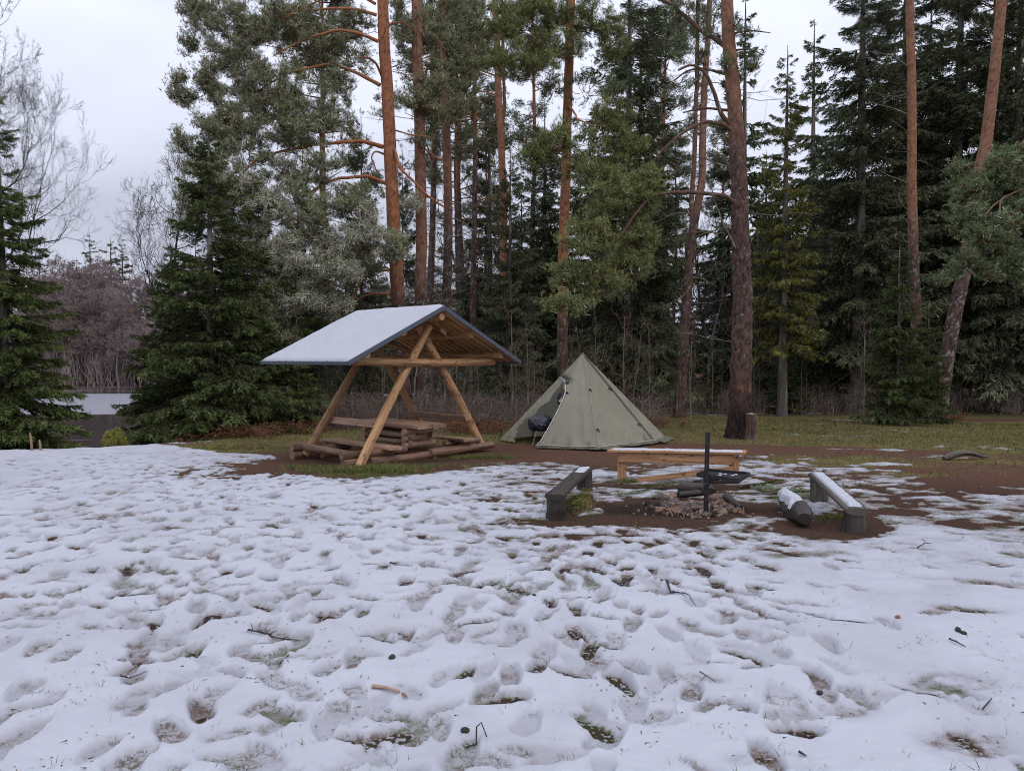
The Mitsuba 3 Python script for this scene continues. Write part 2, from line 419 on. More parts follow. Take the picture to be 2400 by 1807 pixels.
def cover(x, y):
    """(grass, dark) shares of the bare ground; what is neither is needle litter."""
    p = np.column_stack([x, y, np.zeros(len(x))])
    r, a = np.hypot(x, y), np.arctan2(x, y)
    n1, n2 = meshkit.fbm(p * 0.45 + 2, 3, 31) - 0.5, meshkit.fbm(p * 2.2, 3, 32) - 0.5
    grass = sstep(17.0, 21.5, r + 3 * n1) * 0.85 + 0.9 * n1 + 0.5 * n2
    grass = np.maximum(grass, 0.55 * sstep(8, 3, r) + 0.8 * n2)
    for (px, py, rx, ry, k) in [(1735, 1050, 3.6, 1.5, -1.2), (1600, 1050, 3.5, 1.3, -1.0), (1300, 1075, 4.5, 1.2, -1.2), (870, 1085, 2.6, 1.6, -0.5), (2360, 1130, 3, 0.9, -0.5), (2120, 1080, 4.5, 1.6, 0.6), (2300, 985, 6, 3, -0.3), (2250, 1180, 3, 1.0, -0.7),
                                (880, 1112, 1.2, 0.5, 1.0), (720, 1100, 0.5, 0.4, 0.6), (1120, 1075, 1.0, 0.4, 1.0), (560, 1050, 2.5, 1.4, 0.9), (1850, 1090, 1.2, 0.6, 0.5), (2140, 1110, 1.2, 0.7, 0.6), (1900, 1045, 3.5, 1.2, 0.4)]:
        grass = grass + k * np.clip(spot(x, y, px, py, rx, ry) * 1.6 + 0.5 * n2, 0, 1)
    dark = np.zeros(len(x))
    for (px, py, rx, ry, k) in [(1600, 1195, 1.7, 0.9, 0.9), (1560, 1145, 1.6, 0.35, 0.8), (870, 1080, 2.3, 1.5, 0.55), (1950, 1230, 1.1, 0.6, 0.45), (1340, 1190, 0.5, 1.2, 0.6)]:
        dark = np.maximum(dark, k * np.clip(spot(x, y, px, py, rx, ry) * 2 + 0.8 * n2, 0, 1))
    past = y - np.interp(x, BANK_X, BANK_Y)
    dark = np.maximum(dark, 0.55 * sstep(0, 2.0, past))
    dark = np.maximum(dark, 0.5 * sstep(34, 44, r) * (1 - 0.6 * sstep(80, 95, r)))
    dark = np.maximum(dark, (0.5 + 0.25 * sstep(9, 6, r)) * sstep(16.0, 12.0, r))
    grass = grass * (1 - sstep(80, 90, r))
    return np.clip(grass, 0, 1), np.clip(dark, 0, 1)


fine = np.radians(np.arange(-39, 39.01, 0.16))
wide = np.concatenate([np.radians(np.arange(-180, -39.5, 6)), fine, np.radians(np.arange(42, 181, 6.0))])
wide[-1] = np.pi
# the snow lies as a sheet of its own, dipping under the soil where it has melted
rs = np.concatenate([[1.0], 1.6 * 1.0078 ** np.arange(0, 390)])
rs = np.concatenate([rs, rs[-1] * 1.03 ** np.arange(1, 9)])
sx, sy, sf = polar(rs, fine)
depth, pressed = snow_depth(sx, sy, True)
base = gz(sx, sy) + ripple(sx, sy)
keep = depth > -0.012
fk = sf[keep[sf].any(1)]
used = np.unique(fk)
remap = np.zeros(len(sx), int)
remap[used] = np.arange(len(used))
sv = np.column_stack([sx, sy, base + depth])[used]


def snow_col(p, n, uv):
    f1 = fbm(p.x * 34, p.y * 34, 0, 3)
    f2 = fbm(p.x * 120, p.y * 150, 1, 2)
    thin = 1 - smoothstep(-0.004, 0.020, uv.x + 0.016 * (f1 - 0.5) + 0.006 * (f2 - 0.5))
    dirt = mix((0.10, 0.065, 0.045), (0.075, 0.085, 0.035), smoothstep(0.45, 0.6, fbm(p.x * 5, p.y * 5, 3, 2)))
    speck = smoothstep(0.48, 0.66, f1 * 0.55 + f2 * 0.45)
    wet = 1 - smoothstep(0.006, 0.040, uv.x + 0.012 * (f1 - 0.5))
    slush = mix(mix(SNOW, (0.37, 0.38, 0.42), wet * 0.8), (0.25, 0.24, 0.24), thin)
    gone = 1 - smoothstep(-0.004, 0.009, uv.x + 0.020 * (f1 - 0.5) + 0.012 * (f2 - 0.5))
    strand = fbm(p.x * 42 + 3 * f1, p.y * 58 + 4 * f2, 4, 3)               # matted grass and needles in the soles of the prints
    patchy = smoothstep(0.42, 0.60, fbm(p.x * 3.3, p.y * 3.3, 8, 3))
    crumbs = smoothstep(0.47, 0.62, strand) * smoothstep(0.15, 0.75, uv.y) * patchy * 0.85
    slush = mix(slush, (0.33, 0.33, 0.355), smoothstep(0.1, 0.8, uv.y) * 0.55 + 0.30 * smoothstep(0.45, 0.7, fbm(p.x * 1.3, p.y * 1.3, 6, 4)))
    col = mix(slush, dirt, dr.maximum(dr.maximum(gone * 0.95, thin * speck * 0.85), crumbs))
    return col


snow_bump = lambda p, n, uv: 0.010 * fbm(p.x * 26, p.y * 26, 2, 3)
scene['snow_matter'] = {'type': 'twosided', 'bsdf': {'type': 'bumpmap', 'scale': 1.0, 'texture': proc(snow_bump, eps=3e-3), 'bsdf': {'type': 'diffuse', 'reflectance': proc(snow_col)}}}
put('snow', mikit.ply((sv, remap[fk]), 'snow_matter', smooth=True, uv=np.column_stack([depth[used], pressed[used]])), 'thin trodden snow with footprints lying over the clearing', 'snow', kind='structure')

ra = np.concatenate([[0.3], 1.6 * 1.013 ** np.arange(0, 262), ])
ra = np.concatenate([ra, ra[-1] * 1.05 ** np.arange(1, 66)])
gx, gy, gf = polar(ra, wide[np.sort(np.unique(np.concatenate([np.arange(0, 24), np.arange(24, len(wide) - 24, 2), np.arange(len(wide) - 25, len(wide))])))])
gzv = gz(gx, gy) + ripple(gx, gy)
ggrass, gdark = cover(gx, gy)


def soil_col(p, n, uv):
    f1 = fbm(p.x * 7, p.y * 7, 0, 3)
    f2 = fbm(p.x * 38, p.y * 38, 2, 3)
    litter = mix((0.150, 0.083, 0.058), (0.060, 0.038, 0.029), f2)
    grass = mix((0.145, 0.122, 0.055), (0.088, 0.098, 0.038), smoothstep(0.35, 0.65, f1))
    grass = mix(grass, (0.17, 0.11, 0.055), smoothstep(0.5, 0.7, f2) * 0.7)
    g = smoothstep(0.32, 0.62, uv.x + 0.5 * (f1 - 0.5) + 0.35 * (f2 - 0.5))
    col = mix(litter, grass, g)
    crumb = smoothstep(0.60, 0.68, fbm(p.x * 62, p.y * 62, 9, 3)) * (1 - smoothstep(5.5, 7.5, p.y)) * 0.8
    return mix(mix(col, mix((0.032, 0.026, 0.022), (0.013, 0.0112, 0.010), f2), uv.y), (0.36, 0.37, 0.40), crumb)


soil_bump = lambda p, n, uv: 0.022 * fbm(p.x * 22, p.y * 22, 2, 3)
scene['soil'] = {'type': 'twosided', 'bsdf': {'type': 'bumpmap', 'scale': 1.0, 'texture': proc(soil_bump, eps=4e-3), 'bsdf': {'type': 'diffuse', 'reflectance': proc(soil_col)}}}
put('ground', mikit.ply((np.column_stack([gx, gy, gzv]), gf), 'soil', smooth=True, uv=np.column_stack([ggrass, gdark])), 'needle litter, soil and grass of the clearing', 'ground', kind='structure')


def water_col(p, n, uv):
    streak = fbm(p.x * 0.05, p.y * 0.12, 0, 3)
    front = p.y + 2.2 * fbm(p.x * 0.12, 0, 3, 2)
    ice = smoothstep(44.2, 44.6, front) * (1 - smoothstep(69.0, 69.6, p.y + 3 * fbm(p.x * 0.06, 4, 1, 2)))
    sheen = mix((0.20, 0.20, 0.225), (0.245, 0.245, 0.27), smoothstep(0.3, 0.7, streak) * 0.3)
    film = smoothstep(0.60, 0.68, fbm(p.x * 0.25, p.y * 1.1, 7, 3)) * (1 - ice)
    return mix(mix((0.024, 0.020, 0.020), (0.10, 0.095, 0.10), film), sheen, ice)


def water_rough(p, n, uv):
    front = p.y + 2.2 * fbm(p.x * 0.12, 0, 3, 2)
    ice = smoothstep(44.2, 44.6, front) * (1 - smoothstep(69.0, 69.6, p.y + 3 * fbm(p.x * 0.06, 4, 1, 2)))
    return 0.10 + 0.35 * ice


scene['lake_surface'] = {'type': 'twosided', 'bsdf': {'type': 'principled', 'base_color': proc(water_col), 'roughness': proc(water_rough), 'specular': 0.12}}
lx, ly = np.meshgrid(np.linspace(-130, 24, 40), np.linspace(16, 112, 30), indexing='ij')
i, j = np.meshgrid(np.arange(39), np.arange(29), indexing='ij')
q = np.stack([i * 30 + j, (i + 1) * 30 + j, (i + 1) * 30 + j + 1, i * 30 + j + 1], -1).reshape(-1, 4)
put('lake', mikit.ply((np.column_stack([lx.ravel(), ly.ravel(), np.full(lx.size, LAKE_Z)]), q), 'lake_surface'), 'lake half covered with pale ice behind the spruces', 'lake', kind='structure')

# ------------------------------------------------------------------ picnic shelter
SH_C, SH_T, SH_Z = np.array([-2.502, 16.213]), 0.829, -0.51
SU, SV = np.array([math.cos(SH_T), math.sin(SH_T)]), np.array([-math.sin(SH_T), math.cos(SH_T)])


def W(a, b, z):
    """Shelter coordinates: a across the gable, b along the ridge (away from the viewer), z above its ground."""
    q = SH_C + a * SU + b * SV
    return np.array([q[0], q[1], SH_Z + z])


SEED = [0]


def log(p0, p1, r0, r1=None, sides=14, lump=0.05, bend=0.01):
    SEED[0] += 1
    k = SEED[0]
    p0, p1 = np.asarray(p0, float), np.asarray(p1, float)
    s = np.linspace(0, 1, 9)
    rr = np.random.default_rng(k)
    side = norm(np.cross(p1 - p0, rr.normal(size=3)))
    L = np.linalg.norm(p1 - p0)
    pts = p0 + (p1 - p0) * s[:, None] + side * (np.sin(s * np.pi) * bend * L)[:, None]
    m = MB()
    m.add(*tube(pts, np.linspace(r0, r0 if r1 is None else r1, 9), sides, True, 50.0 * k, lump, k))
    return m


def board(p0, p1, w, h, up=(0, 0, 1), warp=0.004, segs=6, ch=0.006):
    SEED[0] += 1
    m = MB()
    m.add(*beam(p0, p1, w, h, up, ch, 50.0 * SEED[0], warp, SEED[0], segs))
    return m


def pl(m, bsdf, smooth=False):
    return m.ply(bsdf, smooth=smooth, uv=True)


sh = thing('picnic_shelter', 'open timber picnic shelter with A-frame log legs and a snow covered gable roof', 'shelter')
for b in (-0.9, 0.9):
    for s in (-1, 1):
        part(sh, 'leg', pl(log(W(-1.86, -1.09, -0.06) if s < 0 and b < 0 else W(s * 1.74, b + 0.02 * s, 0.08), W(-s * 0.09, b + 0.07 * s, 2.78), 0.092, 0.078), 'honey_wood', True))
    part(sh, 'tie_beam', pl(log(W(-1.84, b + (-0.15 if b < 0 else 0.15), 2.06), W(1.92, b + (-0.15 if b < 0 else 0.15), 2.04), 0.083, 0.086), 'honey_wood', True))
part(sh, 'ridge_log', pl(log(W(0.0, -1.46, 2.96), W(0.0, 1.4, 2.96), 0.075), 'honey_wood', True))
for s in (-1, 1):
    part(sh, 'eave_log', pl(log(W(s * 1.82, -1.40, 2.19), W(s * 1.80, 1.36, 2.20), 0.08), 'honey_wood', True))
    part(sh, 'purlin', pl(board(W(s * 0.93, -1.38, 2.62), W(s * 0.93, 1.34, 2.62), 0.13, 0.13, (s * 0.44 * SU[0], s * 0.44 * SU[1], 0.9), ch=0.012), 'honey_wood'))
    part(sh, 'brace', pl(log(W(s * 1.0, -0.1 if s > 0 else 0.1, 2.07), W(-s * 0.3, 0.82, 2.6), 0.055), 'honey_wood', True))
part(sh, 'cross_beam', pl(log(W(-1.6, 0.0, 2.12), W(1.6, 0.02, 2.12), 0.07), 'honey_wood', True))
part(sh, 'peg', pl(board(W(0.28, -1.12, 2.72), W(0.42, -1.1, 2.62), 0.06, 0.06), 'honey_wood'))
# roof: lower boards with gaps, upper boards over the gaps, felt, snow
RISE, RUN = 3.158 - 2.016, 2.347
SLANT = math.hypot(RISE, RUN)
for s in (-1, 1):
    nrm = np.array([s * RISE / SLANT * SU[0], s * RISE / SLANT * SU[1], RUN / SLANT])
    rng = np.random.default_rng(60 + s)
    for k in range(13):
        b = -1.42 + k * 0.2365
        o = rng.uniform(-0.012, 0.012)
        part(sh, 'roof_board', pl(board(W(s * 0.02, b, 3.085 + o * 0.3), W(s * (RUN - 0.03), b + o, 2.03), 0.150, 0.024, nrm, segs=2), 'honey_wood'))
        if k < 12:
            part(sh, 'roof_board', pl(board(W(s * 0.02, b + 0.118, 3.111), W(s * (RUN - 0.02), b + 0.118 - o, 2.056), 0.150, 0.022, nrm, segs=1), 'honey_wood'))
    e0, e1, r0, r1 = W(s * RUN, -1.52, 2.034), W(s * RUN, 1.541, 2.034), W(0, -1.52, 3.158), W(0, 1.541, 3.158)
    mb = MB()
    for (p, q) in ((e0, r0), (e1, r1)):
        mb.add(*beam(p + nrm * -0.018, q + nrm * -0.018, 0.03, 0.085, nrm, 0.004))
    mb.add(*beam(e0 + nrm * -0.012, e1 + nrm * -0.012, 0.03, 0.07, nrm, 0.004))
    mb.add(*beam((e0 + r0) / 2 + nrm * -0.004, (e1 + r1) / 2 + nrm * -0.004, SLANT - 0.03, 0.016, nrm, 0.002))
    part(sh, 'roof_felt', pl(mb, 'slate_felt'))
    # snow slab: a grid on the slope, rounded off and a little ragged at its edges
    nu, nv = 60, 46
    uu, vv = np.meshgrid(np.linspace(0, 1, nu), np.linspace(0, 1, nv), indexing='ij')
    P = r0 + (e0 - r0) * uu[..., None] + (r1 - r0) * vv[..., None]
    n = meshkit.fbm(P.reshape(-1, 3) * 3.0, 3, 77).reshape(nu, nv)
    rag = meshkit.fbm(P.reshape(-1, 3) * 9.0, 3, 78).reshape(nu, nv)
    m_e = (1 - uu) * SLANT + 0.07 * (rag - 0.72)
    m_s = np.minimum(vv, 1 - vv) * 3.06 + 0.035 * (rag - 0.6)
    edge = np.minimum(m_e, m_s)
    th = 0.052 * np.sqrt(np.clip(edge / 0.075, 0, 1)) * (0.75 + 0.5 * n) - 0.010 * (edge < 0.004)
    P = P + nrm * (0.006 + th)[..., None]
    i, j = np.meshgrid(np.arange(nu - 1), np.arange(nv - 1), indexing='ij')
    q = np.stack([i * nv + j, (i + 1) * nv + j, (i + 1) * nv + j + 1, i * nv + j + 1], -1).reshape(-1, 4)
    part(sh, 'roof_snow', mikit.ply((P.reshape(-1, 3), q), 'roof_snow', smooth=True), 'smooth snow lying on the roof slope')
# log footing under the legs
for (a0, b0, z0, a1, b1, z1, r) in [(-1.98, 1.0, 0.09, -0.2, 1.02, 0.09, 0.095), (-2.0, 0.98, 0.26, -0.85, 1.0, 0.26, 0.085), (-1.45, -0.94, 0.09, 0.2, -1.0, 0.09, 0.095), (0.0, -1.07, 0.14, 1.35, -1.04, 0.15, 0.09),
                                    (1.2, -1.0, 0.13, 1.95, -0.99, 0.14, 0.085), (-1.45, -0.92, 0.26, -0.55, -0.94, 0.26, 0.08), (0.9, 1.0, 0.09, 1.98, 1.0, 0.09, 0.09), (-2.0, -0.84, 0.09, -1.60, -0.86, 0.09, 0.09), (-2.02, -0.82, 0.25, -1.56, -0.83, 0.25, 0.08),
                                    (0.98, -1.0, 0.29, 1.5, -1.0, 0.29, 0.075)]:
    part(sh, 'footing_log', pl(log(W(a0, b0, z0), W(a1, b1, z1), r, r * 0.95, 16), 'damp_wood', True))
part(sh, 'rail_log', pl(log(W(-1.72, 0.92, 0.25), W(-1.76, -0.72, 0.24), 0.08, 0.075), 'damp_wood', True))
for s in (-1, 1):
    part(sh, 'backrest', pl(board(W(s * 1.15, -0.98, 0.79), W(s * 1.13, 0.98, 0.79), 0.055, 0.15, (-s * 0.4 * SU[0], -s * 0.4 * SU[1], 0.9)), 'brown_wood'))

tb = thing('picnic_table', 'heavy plank table on stacked log cribs under the shelter roof', 'table')
for k in range(4):
    part(tb, 'top_plank', pl(board(W(-0.30 + 0.2 * k, -1.16 + 0.02 * (k % 2), 0.70), W(-0.30 + 0.2 * k, 1.05, 0.70), 0.196, 0.085, ch=0.012), 'brown_wood'))
for b in (-0.72, 0.66):
    for k, z in enumerate((0.30, 0.44, 0.58)):
        part(tb, 'crib_log', pl(log(W(-0.42, b, z), W(0.42 + 0.02 * k, b, z), 0.07, 0.068, 14), 'brown_wood', True))
for a in (-0.28, 0.28):
    part(tb, 'crib_log', pl(log(W(a, -0.88, 0.49), W(a, 0.82, 0.49), 0.062, 0.06, 14), 'brown_wood', True))
    part(tb, 'crib_log', pl(log(W(a, -0.80, 0.36), W(a, 0.78, 0.36), 0.062, 0.06, 14), 'brown_wood', True))
for s in (-1, 1):
    sn = thing('plank_bench', ['plank seat nearer the camera resting on logs beside the picnic table', 'plank seat on the far side of the picnic table'][s > 0], 'bench')
    for k in range(2):
        part(sn, 'seat_plank', pl(board(W(s * (0.93 + 0.17 * k), -1.20, 0.335), W(s * (0.93 + 0.17 * k), 1.12, 0.335), 0.162, 0.055, ch=0.01), 'brown_wood'))
    for b in (-0.7, 0.7):
        part(sn, 'support_log', pl(log(W(s * 0.74, b, 0.235), W(s * 1.42, b, 0.235), 0.07, 0.068, 12), 'damp_wood', True))
        part(sn, 'support_log', pl(log(W(s * 0.7, b + 0.02, 0.09), W(s * 1.46, b, 0.09), 0.078, 0.075, 12), 'damp_wood', True))

# ------------------------------------------------------------------ tent
TZ = -0.60
APEX = np.array([1.83, 19.35, TZ + 2.34])
RING = [np.array([x, y, float(gz(x, y)) + 0.03]) for x, y in [(-0.33, 20.02), (0.585, 17.76), (2.03, 17.2), (3.72, 19.2), (4.32, 20.75), (2.5, 22.1), (0.6, 21.7)]]


def canvas_col(base):
    def fn(p, n, uv):
        return mi.Color3f(base) * (0.90 + 0.2 * fbm(p.x * 3, p.y * 3, p.z * 3, 3)) * (0.96 + 0.08 * noise(p.x * 160, p.y * 160, p.z * 160)) * (1 - 0.4 * smoothstep(0.55, 0.8, fbm(p.x * 5, p.y * 5, 2, 3)) * (1 - smoothstep(-0.55, -0.1, p.z)))
    return {'type': 'principledthin', 'base_color': proc(fn), 'roughness': 0.7, 'diff_trans': 0.6, 'eta': 1.3}


scene['canvas'] = canvas_col((0.335, 0.323, 0.25))
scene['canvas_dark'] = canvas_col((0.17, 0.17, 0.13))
scene['piping'] = {'type': 'twosided', 'bsdf': {'type': 'diffuse', 'reflectance': {'type': 'rgb', 'value': [0.55, 0.55, 0.55]}}}


def cloth(poly3, nrm, fold, step=0.05):
    """A piece of cloth from a flat outline in space: cut small, then folded along its normal."""
    poly3 = np.array(poly3)
    nrm = norm(nrm)
    o = poly3[0]
    e = norm(poly3[1] - o)
    g = np.cross(nrm, e)
    flat = np.column_stack([(poly3 - o) @ e, (poly3 - o) @ g])
    shp = shapely.Polygon(flat).buffer(0)
    shp = shapely.segmentize(shp, step)
    x0, y0, x1, y1 = shp.bounds
    gx_, gy_ = np.meshgrid(np.arange(x0, x1, step), np.arange(y0, y1, step))
    jit = np.random.default_rng(3).uniform(-0.2, 0.2, (2,) + gx_.shape) * step
    pts = np.column_stack([(gx_ + jit[0]).ravel(), (gy_ + jit[1]).ravel()])
    pts = pts[shapely.contains_xy(shp.buffer(-step * 0.45), pts[:, 0], pts[:, 1])]
    rim = np.vstack([np.array(g_.exterior.coords)[:-1] for g_ in getattr(shp, 'geoms', [shp])])
    allp = np.vstack([rim, pts])
    from scipy.spatial import Delaunay
    tri = Delaunay(allp).simplices
    cen = allp[tri].mean(1)
    tri = tri[shapely.contains_xy(shp.buffer(1e-4), cen[:, 0], cen[:, 1])]
    v = o + allp[:, :1] * e + allp[:, 1:] * g
    d = shapely.distance(shp.exterior if hasattr(shp, 'exterior') else shp.boundary, shapely.points(allp))
    return v + nrm * np.asarray(fold(v, d))[:, None], tri


def outward(a, b):
    n = np.cross(a - APEX, b - APEX)
    return norm(n * np.sign(n @ ((a + b) / 2 - np.array([1.83, 19.5, TZ + 0.6]))))


def sag(k, amp):
    """Cloth hanging between its seams, with creases fanning out from the foot pegs and a crinkle."""
    def fn(v, d):
        rad = v - APEX
        along = np.linalg.norm(rad, axis=1)
        az = np.arctan2(rad[:, 1], rad[:, 0]) * 9 + k
        crinkle = (meshkit.fbm(np.column_stack([az * 1.6, along * 0.9, along * 0]), 4, 40 + k) - 0.5) * 0.075 * np.clip(d / 0.15, 0, 1)
        low = np.clip((v[:, 2] - TZ) / 0.5, 0, 1)
        fan = (meshkit.fbm(np.column_stack([v[:, 0] * 9 + v[:, 2] * 6, v[:, 1] * 9, v[:, 2] * 2]), 2, 50 + k) - 0.5) * 0.08 * (1 - low) * np.clip(d / 0.1, 0, 1)
        return -amp * np.clip(d / 0.8, 0, 1) ** 0.8 + crinkle + fan
    return fn


tent = thing('bell_tent', 'olive green pyramid tent with an open door flap pitched on needle litter', 'tent')
for k in range(2, 7):
    a, b = RING[k], RING[(k + 1) % 7]
    v, f = cloth([APEX, a, b], outward(a, b), sag(k, 0.05 if k < 3 else 0.10))
    part(tent, 'canvas_panel', mikit.ply((v, f), 'canvas', smooth=True))
# the door panel: a plane between the left peg and the near peg; its outlines are read off the photograph
DN = outward(RING[0], RING[1])


def on_door(px, py):
    r = ray(px, py)
    o = np.array([0, 0, EYE])
    return o + r * (((APEX - o) @ DN) / (r @ DN))


curve = [(1312, 886), (1318, 887.5), (1324, 894), (1327.5, 905), (1326, 920), (1321, 936), (1312, 955), (1298, 984), (1282, 1012), (1268, 1036)]
FN = outward(RING[1], RING[2])


def on_plane(px, py, n_):
    r = ray(px, py)
    o = np.array([0, 0, EYE])
    return o + r * (((APEX - o) @ n_) / (r @ n_))


front = [on_plane(*c, FN) for c in curve[3:]]
door_edge = [on_door(*c) for c in curve[:3]] + front
v, f = cloth([APEX] + front + [RING[1], RING[2]], FN, sag(1, 0.05))
part(tent, 'canvas_panel', mikit.ply((v, f), 'canvas', smooth=True))
v, f = cloth([APEX] + door_edge[:4], DN, lambda v, d: (meshkit.fbm(v * 5.0, 3, 61) - 0.5) * 0.035 * np.clip(d / 0.06, 0, 1), 0.04)
part(tent, 'canvas_panel', mikit.ply((v, f), 'canvas', smooth=True))
inner = [(1324, 897), (1312, 909), (1300, 923), (1287, 939), (1268, 956), (1247, 973), (1232, 985), (1219, 993), (1214, 998), (1210, 1018), (1205, 1036)]
strip = [APEX, door_edge[0], door_edge[1]] + [on_door(*c) for c in inner] + [RING[0]]


def folds(v, d):
    ax = norm(RING[0] - APEX)
    w = np.linalg.norm(np.cross(v - APEX, ax), axis=1)
    n = meshkit.fbm(np.column_stack([w * 9 + 0.6 * (v - APEX) @ ax, (v - APEX) @ ax * 1.2, w * 0]), 3, 66)
    return 0.035 * np.sin(w * 34 + 3 * n) * np.clip(w / 0.12, 0, 1) + 0.10 * (n - 0.4) * np.clip(w / 0.1, 0, 1)


v, f = cloth(strip, DN, folds, 0.035)
part(tent, 'door_flap', mikit.ply((v, f), 'canvas', smooth=True), 'gathered door flap hanging in folds')
m = MB()
pc = np.array(door_edge + [RING[1] + [0, 0, 0.03]]) + norm(DN + FN) * 0.025
m.add(*tube(pc, 0.011, 6))
part(tent, 'door_zip', m.ply('piping', smooth=True), 'pale zip edging the door opening')
# skirt lying on the ground and the pale cord above it
for k in range(1, 7):
    a, b = RING[k], RING[(k + 1) % 7]
    o = outward(a, b) * [1, 1, 0]
    s = np.linspace(0, 1, 34)
    low = a + (b - a) * s[:, None]
    rng = np.random.default_rng(k)
    out = 0.10 + 0.08 * meshkit.fbm(np.column_stack([s * 7, s * 0 + k, s * 0]), 3, 70) + (0.16 if k in (3, 4) else 0)
    P = []
    for t in np.linspace(0, 1, 7):
        q = low + o * (out * t)[:, None]
        q[:, 2] = gz(q[:, 0], q[:, 1]) + 0.075 * (1 - t) ** 1.5 + 0.045 * (meshkit.fbm(np.column_stack([s * 26, s * 0 + t * 2.0, s * 0 + k]), 2, 71) - 0.2) * t * 1.0 + 0.03
        P.append(q)
    P = np.array(P)
    i, j = np.meshgrid(np.arange(6), np.arange(33), indexing='ij')
    q = np.stack([i * 34 + j, i * 34 + j + 1, (i + 1) * 34 + j + 1, (i + 1) * 34 + j], -1).reshape(-1, 4)
    part(tent, 'mud_skirt', mikit.ply((P.reshape(-1, 3), q), 'canvas_dark', smooth=True))
    if k in (1, 2):
        c = low + o * 0.016
        c[:, 2] = low[:, 2] + 0.065 + 0.006 * np.sin(s * 9)
        m = MB()
        m.add(*tube(c, 0.007, 5))
        part(tent, 'hem_cord', m.ply('piping', smooth=True))
# seams: a ridge tape, a painted band of shade, tie loops, the vent hood above the door
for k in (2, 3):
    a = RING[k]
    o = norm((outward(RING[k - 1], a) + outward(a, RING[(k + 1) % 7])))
    part(tent, 'seam_tape_and_shade', pl(board(APEX + o * 0.004, a + o * 0.004, 0.035 if k == 2 else 0.11, 0.005, o, 0.0, 4, 0.001), 'canvas' if k == 2 else 'canvas_dark'))  # the wide dark strip paints the shaded panel past the right ridge
for (px, py, k) in [(1383, 914, 1), (1401, 1008, 1), (1428, 911, 2), (1496, 995, 2), (1329, 921, 1)]:
    a, b = RING[k], RING[k + 1]
    n_ = outward(a, b)
    r = ray(px, py)
    o = np.array([0, 0, EYE])
    p = o + r * (((APEX - o) @ n_) / (r @ n_))
    rr = np.random.default_rng(px)
    tw = [p + n_ * 0.02, p + n_ * 0.05 + [0.03, 0, -0.02], p + n_ * 0.04 + [0.05, 0, -0.07], p + n_ * 0.02 + [0.02, 0, -0.05]]
    m = MB()
    m.add(*tube(np.array(tw), 0.010, 5))
    m.add(*blob(p + n_ * 0.015, (0.028, 0.02, 0.028), px, 2))
    part(tent, 'tie_loop', m.ply('iron', smooth=True))
hood = [on_door(1325, 874), on_door(1344, 887), on_door(1336, 893), on_door(1316, 884)]
v, f = cloth([p + DN * 0.03 for p in hood], DN, lambda v, d: 0.05 * np.clip(d / 0.05, 0, 1), 0.03)
part(tent, 'vent_hood', mikit.ply((v, f), 'canvas_dark', smooth=True))
m = MB()
m.add(*tube(np.array([[1.83, 19.40, TZ + 0.02], [1.83, 19.40, TZ + 2.33]]), 0.018, 8))
part(tent, 'centre_pole', m.ply('silver', smooth=True))

# ------------------------------------------------------------------ person and bag in the tent doorway
def hull_body(bones, edge=0.03, rounds=12):
    """One continuous skin over bones ((p, r), (q, r)): hulls of spheres joined, refined and smoothed."""
    import manifold3d as m3
    tot = None
    for (p, r), (q, s) in bones:
        a = m3.Manifold.sphere(r, 20).translate(list(map(float, p)))
        b = m3.Manifold.sphere(s, 20).translate(list(map(float, q)))
        h = m3.Manifold.batch_hull([a, b])
        tot = h if tot is None else tot + h
    mm = tot.refine_to_length(edge).to_mesh()
    m = trimesh.Trimesh(np.array(mm.vert_properties[:, :3]), np.array(mm.tri_verts))
    trimesh.smoothing.filter_taubin(m, iterations=rounds)
    return np.array(m.vertices), np.array(m.faces)


scene['black_cloth'] = {'type': 'twosided', 'bsdf': {'type': 'principled', 'base_color': {'type': 'rgb', 'value': [0.016, 0.017, 0.026]}, 'roughness': 0.6, 'sheen': 0.4}}
scene['navy_nylon'] = {'type': 'twosided', 'bsdf': {'type': 'principled', 'base_color': {'type': 'rgb', 'value': [0.022, 0.023, 0.036]}, 'roughness': 0.38, 'specular': 0.6}}
scene['skin'] = {'type': 'twosided', 'bsdf': {'type': 'principled', 'base_color': {'type': 'rgb', 'value': [0.50, 0.33, 0.25]}, 'roughness': 0.55}}
scene['dark_hair'] = {'type': 'twosided', 'bsdf': {'type': 'principled', 'base_color': {'type': 'rgb', 'value': [0.02, 0.016, 0.014]}, 'roughness': 0.6}}
FX, FY = 1.52, 19.0
FZ = float(gz(FX, FY)) + 0.0


def pp(x, y, z):
    return np.array([FX + x, FY + y, FZ + z])


